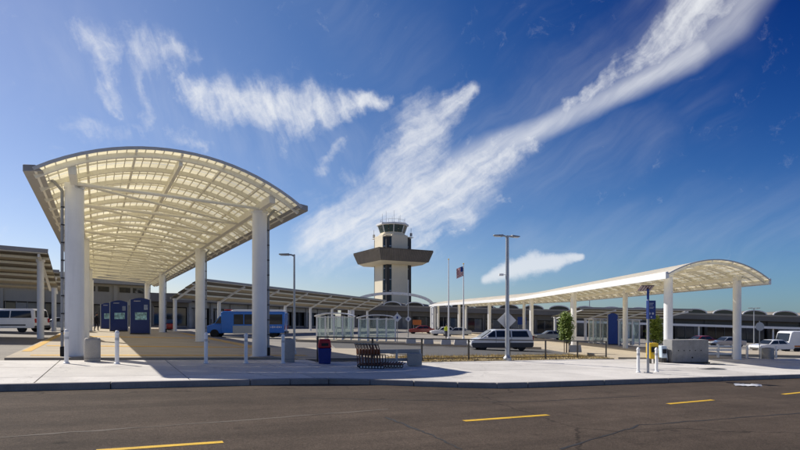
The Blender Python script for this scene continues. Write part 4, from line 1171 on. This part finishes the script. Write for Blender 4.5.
# litter on the road: a crumpled white paper strip
def litter():
    a = gp(747.5, 386, -.136); mm = MB(); n = 12; vs = []
    for i in range(n+1):
        u = -.5+i/n; x = a[0]+u*.95; y = a[1]+u*.12
        for v in (-.09, 0.0, .08):
            vs.append((x+random.uniform(-.01, .01), y+v*1.5*(1-2.4*u*u)+random.uniform(-.015, .015), GP(x, y)-.128+(.05 if v == 0 else 0)+random.uniform(0, .02)))
    mm.add(vs, [(3*i+k, 3*i+3+k, 3*i+4+k, 3*i+1+k) for i in range(n) for k in (0, 1)])
    tag(mm.build('litter', M_signw), 'crumpled white paper lying on the road at right', 'litter')
litter()

# ================================================================ VEHICLES
def wheels(o, xs, w, r, tw=.2):
    for x in xs:
        for s in (-1, 1):
            y = s*(w/2-tw/2-.01)
            h = bpy.data.objects.new('wheel', None); COL.objects.link(h); h.parent = o; h.location = (x, y, r)
            prof = [(r*.62, -tw/2), (r*.92, -tw/2), (r, -tw*.36), (r, tw*.36), (r*.92, tw/2), (r*.62, tw/2)]
            mm = MB().lathe(prof, 22); mm.v = [(a, c, b) for a, b, c in mm.v]; mm.build('tyre', M_black, h)
            rm = MB().lathe([(r*.63, -tw*.42), (r*.6, tw*.42), (r*.2, tw*.46)], 18); rm.v = [(a, c*s, b) for a, b, c in rm.v]; rm.build('rim', M_cars, h)
def vehicle(name, label, cat, loc, rz, L_, w, body, cab, paint, belt, wheel_x, wr, wins, taper=.16, lower=None, roofm=None, group=None):
    """x forward. body/cab: (x,z) side outlines; wins: list of (x0b,x0t,x1b,x1t,zb,zt)"""
    o = thing(name, label, cat, loc, rz, group)
    def inset(z): return 0 if z <= belt else taper*(z-belt)/(max(p[1] for p in cab)-belt)
    def ext(poly, ww, tp):
        n = len(poly); vs = []
        for s in (-1, 1):
            for x, z in poly: vs.append((x, s*(ww/2-(inset(z) if tp else 0)), z))
        return vs, [tuple(range(n)), tuple(range(2*n-1, n-1, -1))]+[(i, n+i, n+(i+1) % n, (i+1) % n) for i in range(n)]
    MB().add(*ext(body, w, False)).build('body', paint, o, bevel=.05, seg=3)
    MB().add(*ext(cab, w-.02, True)).build('cabin', roofm or paint, o, bevel=.05, seg=3)
    if lower:
        MB().add(*ext(lower, w+.02, False)).build('lower_trim', M_trim, o, bevel=.02)
    for (a, b, c, d, zb, zt) in wins:
        for s in (-1, 1):
            yb, yt = (w-.02)/2-inset(zb)+.012, (w-.02)/2-inset(zt)+.012
            q = [(a, s*yb, zb), (d if False else c, s*yb, zb), (d, s*yt, zt), (b, s*yt, zt)]
            mm = MB().prism(q, (0, -s*.02, 0)); mm.build('side_window', M_glassd, o, smooth=False)
    wheels(o, wheel_x, w, wr)
    return o, inset
def screen(o, p0, p1, w0, w1, name, off):
    mm = MB(); q = [(p0[0], -w0/2, p0[1]), (p0[0], w0/2, p0[1]), (p1[0], w1/2, p1[1]), (p1[0], -w1/2, p1[1])]
    mm.prism(q, off); mm.build(name, M_glassd, o, smooth=False)
def car(label, loc, rz, paint, group='parked cars in the background'):
    body = [(-2.2, .3), (2.15, .3), (2.25, .55), (2.15, .78), (1.1, .92), (-1.6, .95), (-2.2, .9), (-2.28, .6)]
    cab = [(1.05, .88), (.35, 1.38), (-.9, 1.42), (-1.75, .92)]
    o, ins = vehicle('parked_car', label, 'car', loc, rz, 4.5, 1.75, body, cab, paint, .9, (1.4, -1.4), .32, [(.85, .32, -.2, -.2, .94, 1.32), (-.28, -.28, -1.35, -.95, .94, 1.32)], group=group)
    screen(o, (1.03, .93), (.42, 1.35), 1.5, 1.25, 'windscreen', (.03, 0, .02)); screen(o, (-1.68, .98), (-.98, 1.38), 1.5, 1.25, 'rear_window', (-.03, 0, .03))
    for s in (-1, 1):
        MB().box((2.2, s*.62, .66), (.08, .36, .14)).build('headlight', M_lens, o, bevel=.02); MB().box((-2.24, s*.65, .72), (.06, .34, .15)).build('tail_light', M_tail, o, bevel=.02)
    MB().box((2.22, 0, .45), (.08, 1.2, .14)).build('grille', M_dark, o)
    return o
# white minivan in the bus lane, nose to the left
D = 41.5; mx = W(499.5, D)
body = [(-2.4, .28), (2.3, .28), (2.42, .5), (2.36, .78), (1.55, 1.0), (-2.32, 1.04), (-2.45, .6)]
cab = [(1.6, .96), (.72, 1.55), (.4, 1.62), (-2.0, 1.62), (-2.22, 1.5), (-2.36, 1.0)]
lower = [(-2.3, .24), (2.25, .24), (2.36, .5), (2.3, .62), (-2.4, .62), (-2.42, .4)]
mv, ins = vehicle('minivan', 'white minivan with dark lower trim driving behind the railing', 'minivan', gl(mx, D, -.19), pi+radians(3), 4.8, 1.85, body, cab, M_carw, 1.0, (1.5, -1.5), .34,
    [(1.28, .66, .52, .52, 1.04, 1.50), (.44, .44, -.66, -.66, 1.04, 1.52), (-.76, -.76, -2.08, -1.92, 1.04, 1.50)], lower=lower)
screen(mv, (1.60, 1.0), (.78, 1.53), 1.6, 1.36, 'windscreen', (.03, 0, .03)); screen(mv, (-2.36, 1.08), (-2.22, 1.5), 1.55, 1.35, 'rear_window', (-.02, 0, .01))
for s in (-1, 1):
    MB().box((2.36, s*.66, .74), (.08, .38, .14)).build('headlight', M_lens, mv, bevel=.02)
    MB().box((-2.42, s*.78, .95), (.06, .16, .4)).build('tail_light', M_tail, mv, bevel=.02)
    MB().box((1.15, s*1.0, 1.06), (.12, .16, .13)).build('mirror', M_carw, mv, bevel=.03)
MB().box((2.41, 0, .7), (.05, .8, .12)).build('grille', M_dark, mv)
for x_ in (.4, -.7): MB().box((x_, .938, .85), (.14, .02, .03)).box((x_, -.938, .85), (.14, .02, .03)).build('door_handles', M_trim, mv)
MB().box((-.6, .62, 1.65), (2.2, .04, .04)).box((-.6, -.62, 1.65), (2.2, .04, .04)).build('roof_rack', M_trim, mv)

for x_ in (.48, -.71):
    for sd in (-1, 1): MB().box((x_, sd*.924, .80), (.018, .012, .44)).build('door_seam', M_dark, mv)
MB().box((2.44, 0, .50), (.03, .5, .13)).build('number_plate', M_signw, mv)
# white passenger van at the left edge, rear to the right
D = 45; vx = W(8, D)
body = [(-2.75, .36), (2.5, .36), (2.75, .6), (2.7, .95), (2.0, 1.12), (-2.78, 1.16), (-2.85, .6)]
cab = [(2.05, 1.08), (1.35, 1.86), (1.0, 1.96), (-2.5, 1.98), (-2.7, 1.85), (-2.8, 1.1)]
pv, ins = vehicle('passenger_van', 'white passenger van with dark side windows under the left-edge canopy', 'van', gl(vx, D, -.15), pi+radians(2), 5.6, 2.0, body, cab, M_carw, 1.15, (1.7, -1.75), .37,
    [(1.75, 1.28, .75, .75, 1.22, 1.78), (.65, .65, -.75, -.75, 1.22, 1.80), (-.85, -.85, -2.55, -2.42, 1.22, 1.80)])
screen(pv, (2.06, 1.15), (1.40, 1.84), 1.7, 1.45, 'windscreen', (.03, 0, .03)); screen(pv, (-2.8, 1.25), (-2.71, 1.8), 1.6, 1.45, 'rear_window', (-.02, 0, 0))
for s in (-1, 1): MB().box((-2.83, s*.86, .98), (.06, .2, .35)).build('tail_light', M_tail, pv, bevel=.02); MB().box((2.72, s*.7, .85), (.08, .4, .2)).build('headlight', M_lens, pv, bevel=.02)
MB().box((-2.86, 0, .48), (.14, 1.9, .18)).build('bumper', M_trim, pv, bevel=.03)
MB().box((0, 1.005, .62), (4.2, .02, .12)).box((0, -1.005, .62), (4.2, .02, .12)).build('side_moulding', M_trim, pv)

# blue shuttle bus, nose to the left
D = 54; bx = W(247, D); rz = pi+radians(4)
bus = thing('shuttle_bus', 'blue shuttle bus with white roof stopped behind the large canopy', 'bus', gl(bx, D, -.2), rz)
def side_ext(poly, w): 
    n = len(poly); vs = [(x, -w/2, z) for x, z in poly]+[(x, w/2, z) for x, z in poly]
    return MB().add(vs, [tuple(range(n)), tuple(range(2*n-1, n-1, -1))]+[(i, n+i, n+(i+1) % n, (i+1) % n) for i in range(n)])
side_ext([(-3.9, .45), (2.3, .45), (2.3, 2.55), (2.0, 2.62), (-3.75, 2.62), (-3.95, 2.5)], 2.3).build('body', M_bluebus, bus, bevel=.08, seg=3)
side_ext([(2.2, .42), (3.85, .42), (3.95, .7), (3.85, 1.15), (3.05, 1.38), (2.2, 1.4)], 2.0).build('hood', M_bluebus, bus, bevel=.08, seg=3)
side_ext([(2.2, 1.36), (3.0, 1.36), (2.42, 2.2), (2.2, 2.25)], 1.96).build('cab', M_bluebus, bus, bevel=.04)
side_ext([(-3.85, 2.56), (1.3, 2.56), (1.3, 2.72), (1.0, 2.78), (-3.6, 2.78), (-3.85, 2.7)], 2.26).build('roof', M_carw, bus, bevel=.06)
side_ext([(-2.2, .42), (1.15, .42), (1.15, 1.2), (-2.2, 1.2)], 2.34).build('lower_side_panel', mat('silver_panel', (.46, .47, .46), .4, metal=.3, var=.08), bus, bevel=.02)
for (a, b) in [(-3.7, -2.3), (-2.15, -1.1), (-1.0, .02), (.12, 1.05)]:
    for s in (-1, 1): MB().box(((a+b)/2, s*1.152, 1.82), (b-a, .03, 1.0)).build('side_window', M_glassd, bus, bevel=.02)
for s in (-1, 1):
    MB().prism([(2.32, s*.985, 1.42), (2.9, s*.985, 1.42), (2.42, s*.985, 2.1), (2.32, s*.985, 2.1)], (0, s*.02, 0)).build('door_window', M_glassd, bus)
    MB().box((3.9, s*.68, .92), (.1, .36, .26)).build('headlight', M_lens, bus, bevel=.03); MB().box((-3.94, s*.95, 1.0), (.06, .2, .4)).build('tail_light', M_tail, bus, bevel=.02)
    MB().pipe([(2.95, s*.98, 1.4), (3.2, s*1.25, 1.5)], .03, 6).box((3.2, s*1.27, 1.65), (.08, .22, .42)).build('mirror', M_trim, bus)
screen(bus, (3.02, 1.4), (2.44, 2.18), 1.8, 1.7, 'windscreen', (.03, 0, .03))
MB().box((3.95, 0, .5), (.16, 2.0, .22)).build('bumper', M_trim, bus, bevel=.03)
MB().box((-3.98, 0, .5), (.14, 2.2, .22)).build('bumper', M_trim, bus, bevel=.03)
MB().box((1.85, 0, 2.74), (.6, .9, .16)).build('roof_vent', M_red, bus, bevel=.03)
mm = MB()
for i in range(9): mm.box((-3.6+i*.17, 1.165, 1.05), (.1, .01, .1+.05*(i % 3)))
mm.build('side_lettering', M_signw, bus)
wheels(bus, (2.95, -2.75), 2.2, .42, .26)

# background cars
for px, D, rz, pt, lab in [(444, 86, pi+.1, M_carw, 'white parked car behind the left flagpole'), (457, 84, pi-.05, M_cars, 'silver parked car behind the right flagpole'),
    (421, 92, pi+.1, M_carr, 'red parked car under the entrance arch'), (771, 62, pi+.15, M_carw, 'white parked car beyond the round sign at far right'),
    (727, 74, pi+.1, M_cars, 'silver parked car seen between the rail fence and the right column'), (550, 80, pi, M_cars, 'dark-looking silver car parked behind the small tree'),
    (700, 76, pi+.2, M_carr, 'dark red car parked above the concrete box'), (167, 66, pi/2+.4, M_carr, 'red car between the large canopy columns by the shed canopy end'),
    (60, 58, pi+.3, M_cars, 'silver car seen behind the left front column')]:
    x = W(px, D); car(lab, gl(x, D, -.2), rz, pt)
# white shuttle at the right edge
D = 66; o = thing('shuttle_bus', 'white shuttle bus cut off by the right edge of the picture', 'bus', gl(W(806, D), D, -.2), pi+.1)
side_ext([(-3.4, .5), (3.0, .5), (3.25, 1.2), (2.9, 2.4), (2.6, 2.55), (-3.3, 2.55)], 2.2).build('body', M_carw, o, bevel=.1, seg=3)
for (a, b) in [(-3.1, -2.0), (-1.85, -.75), (-.6, .5), (.65, 1.75)]:
    for s in (-1, 1): MB().box(((a+b)/2, s*1.1, 1.85), (b-a, .04, .85)).build('side_window', M_glassd, o, bevel=.02)
screen(o, (3.24, 1.35), (2.95, 2.3), 1.9, 1.8, 'windscreen', (.03, 0, .01))
side_ext([(-3.42, .62), (3.06, .62), (3.1, .82), (-3.42, .82)], 2.23).build('lower_stripe', M_orange, o)
for s in (-1, 1): MB().box((3.18, s*.8, .85), (.1, .3, .2)).build('headlight', M_lens, o, bevel=.02)
wheels(o, (2.1, -2.1), 2.2, .42, .26)

# blue and white hanging boards along the terminal fronts
def board(label, px, D, z, w, h, m):
    x = W(px, D); o = thing('hanging_sign', label, 'sign', gl(x, D), 0)
    MB().box((0, 0, z), (w, .16, h)).build('board', m, o, bevel=.02)
    MB().box((0, -.084, z), (w*.86, .01, h*.8)).build('face', m, o)
    for s_ in (-1, 1): MB().box((s_*w*.4, 0, z/2), (.08, .08, z)).build('post', M_galv, o)
board('blue sign board behind the twin-headed lamp post', 522, 92, 2.6, 1.5, 1.3, M_blue)
board('orange notice board under the entrance arch', 417, 100, 1.7, 1.6, .9, M_orange)
# ================================================================ PEOPLE
def person(label, x, y, rz, h, top, legs, dz=0, stride=.16, seed=1):
    o = thing('person', label, 'person', gl(x, y, dz), rz)
    k = h/1.75
    V_ = [((0, 0, .96), .15, .11), ((0, 0, 1.15), .15, .105), ((0, .01, 1.36), .19, .11), ((0, .01, 1.46), .08, .07), ((0, 0, 1.54), .055, .055), ((0, -.02, 1.63), .085, .10), ((0, -.01, 1.73), .075, .085),
          ((-.20, .01, 1.40), .065, .065), ((-.26, .03, 1.14), .05, .05), ((-.25, -.10, .90), .04, .04), ((-.25, -.16, .80), .045, .03),
          ((.20, .01, 1.40), .065, .065), ((.27, .03, 1.14), .05, .05), ((.26, -.06, .90), .04, .04), ((.26, -.10, .80), .045, .03),
          ((-.10, 0, .88), .095, .1), ((-.11, -stride*.6, .50), .07, .075), ((-.11, -stride*.4, .10), .045, .05), ((-.12, -stride*.4-.14, .04), .045, .035),
          ((.10, 0, .88), .095, .1), ((.11, stride*.3, .50), .07, .075), ((.11, stride, .10), .045, .05), ((.12, stride-.13, .04), .045, .035)]
    E_ = [(0, 1), (1, 2), (2, 3), (3, 4), (4, 5), (5, 6), (2, 7), (7, 8), (8, 9), (9, 10), (2, 11), (11, 12), (12, 13), (13, 14), (0, 15), (15, 16), (16, 17), (17, 18), (0, 19), (19, 20), (20, 21), (21, 22)]
    me = bpy.data.meshes.new('body'); me.from_pydata([tuple(c*k for c in v[0]) for v in V_], E_, []); me.update()
    b = ob('body', me, o)
    sk = b.modifiers.new('skin', 'SKIN'); sk.use_smooth_shade = True
    for i, v in enumerate(V_):
        me.skin_vertices[0].data[i].radius = (v[1]*k, v[2]*k)
    me.skin_vertices[0].data[0].use_root = True
    ss = b.modifiers.new('sub', 'SUBSURF'); ss.levels = 1; ss.render_levels = 2
    # one body material: skin, top and trousers by height on the body
    m = bpy.data.materials.new('clothed_body'); m.use_nodes = True; N = m.node_tree.nodes; L = m.node_tree.links
    tc = N.new('ShaderNodeTexCoord'); sx = N.new('ShaderNodeSeparateXYZ'); L.new(tc.outputs['Object'], sx.inputs[0])
    cr = N.new('ShaderNodeValToRGB'); cr.color_ramp.interpolation = 'CONSTANT'
    dv = N.new('ShaderNodeMath'); dv.operation = 'DIVIDE'; L.new(sx.outputs[2], dv.inputs[0]); dv.inputs[1].default_value = 2.0*k; L.new(dv.outputs[0], cr.inputs[0])
    els = cr.color_ramp.elements; els[0].position = 0; els[0].color = (.02, .02, .02, 1); els[1].position = .05; els[1].color = (*legs, 1)
    for p, c in [(.47, top), (.75, (.42, .25, .17))]:
        q = els.new(p); q.color = (*c, 1)
    L.new(cr.outputs[0], N['Principled BSDF'].inputs[0]); N['Principled BSDF'].inputs['Roughness'].default_value = .8
    me.materials.append(m)
    # hair cap
    MB().lathe([(.09*k, 1.66*k), (.098*k, 1.71*k), (.085*k, 1.78*k), (.045*k, 1.815*k), (.003, 1.825*k)], 14).build('hair', M_navy, o)
    mm = MB().box((0, -.115*k, 1.63*k), (.025*k, .04*k, .04*k)); mm.build('nose', M_skin, o, bevel=.008)
    return o
person('worker in yellow-green safety vest and dark trousers by the left flagpole', W(446.5, 66), 66, .3, 1.75, (.70, .78, .05), (.03, .03, .05))
person('person in dark clothes walking under the large canopy toward the terminal', W(96.5, 52), 52, 2.8, 1.75, (.02, .02, .025), (.015, .015, .02), 0)
person('person in a dark jacket waiting by the fourth right canopy column', W(571, 50), 50, 1.2, 1.72, (.05, .05, .07), (.03, .03, .04), 0)
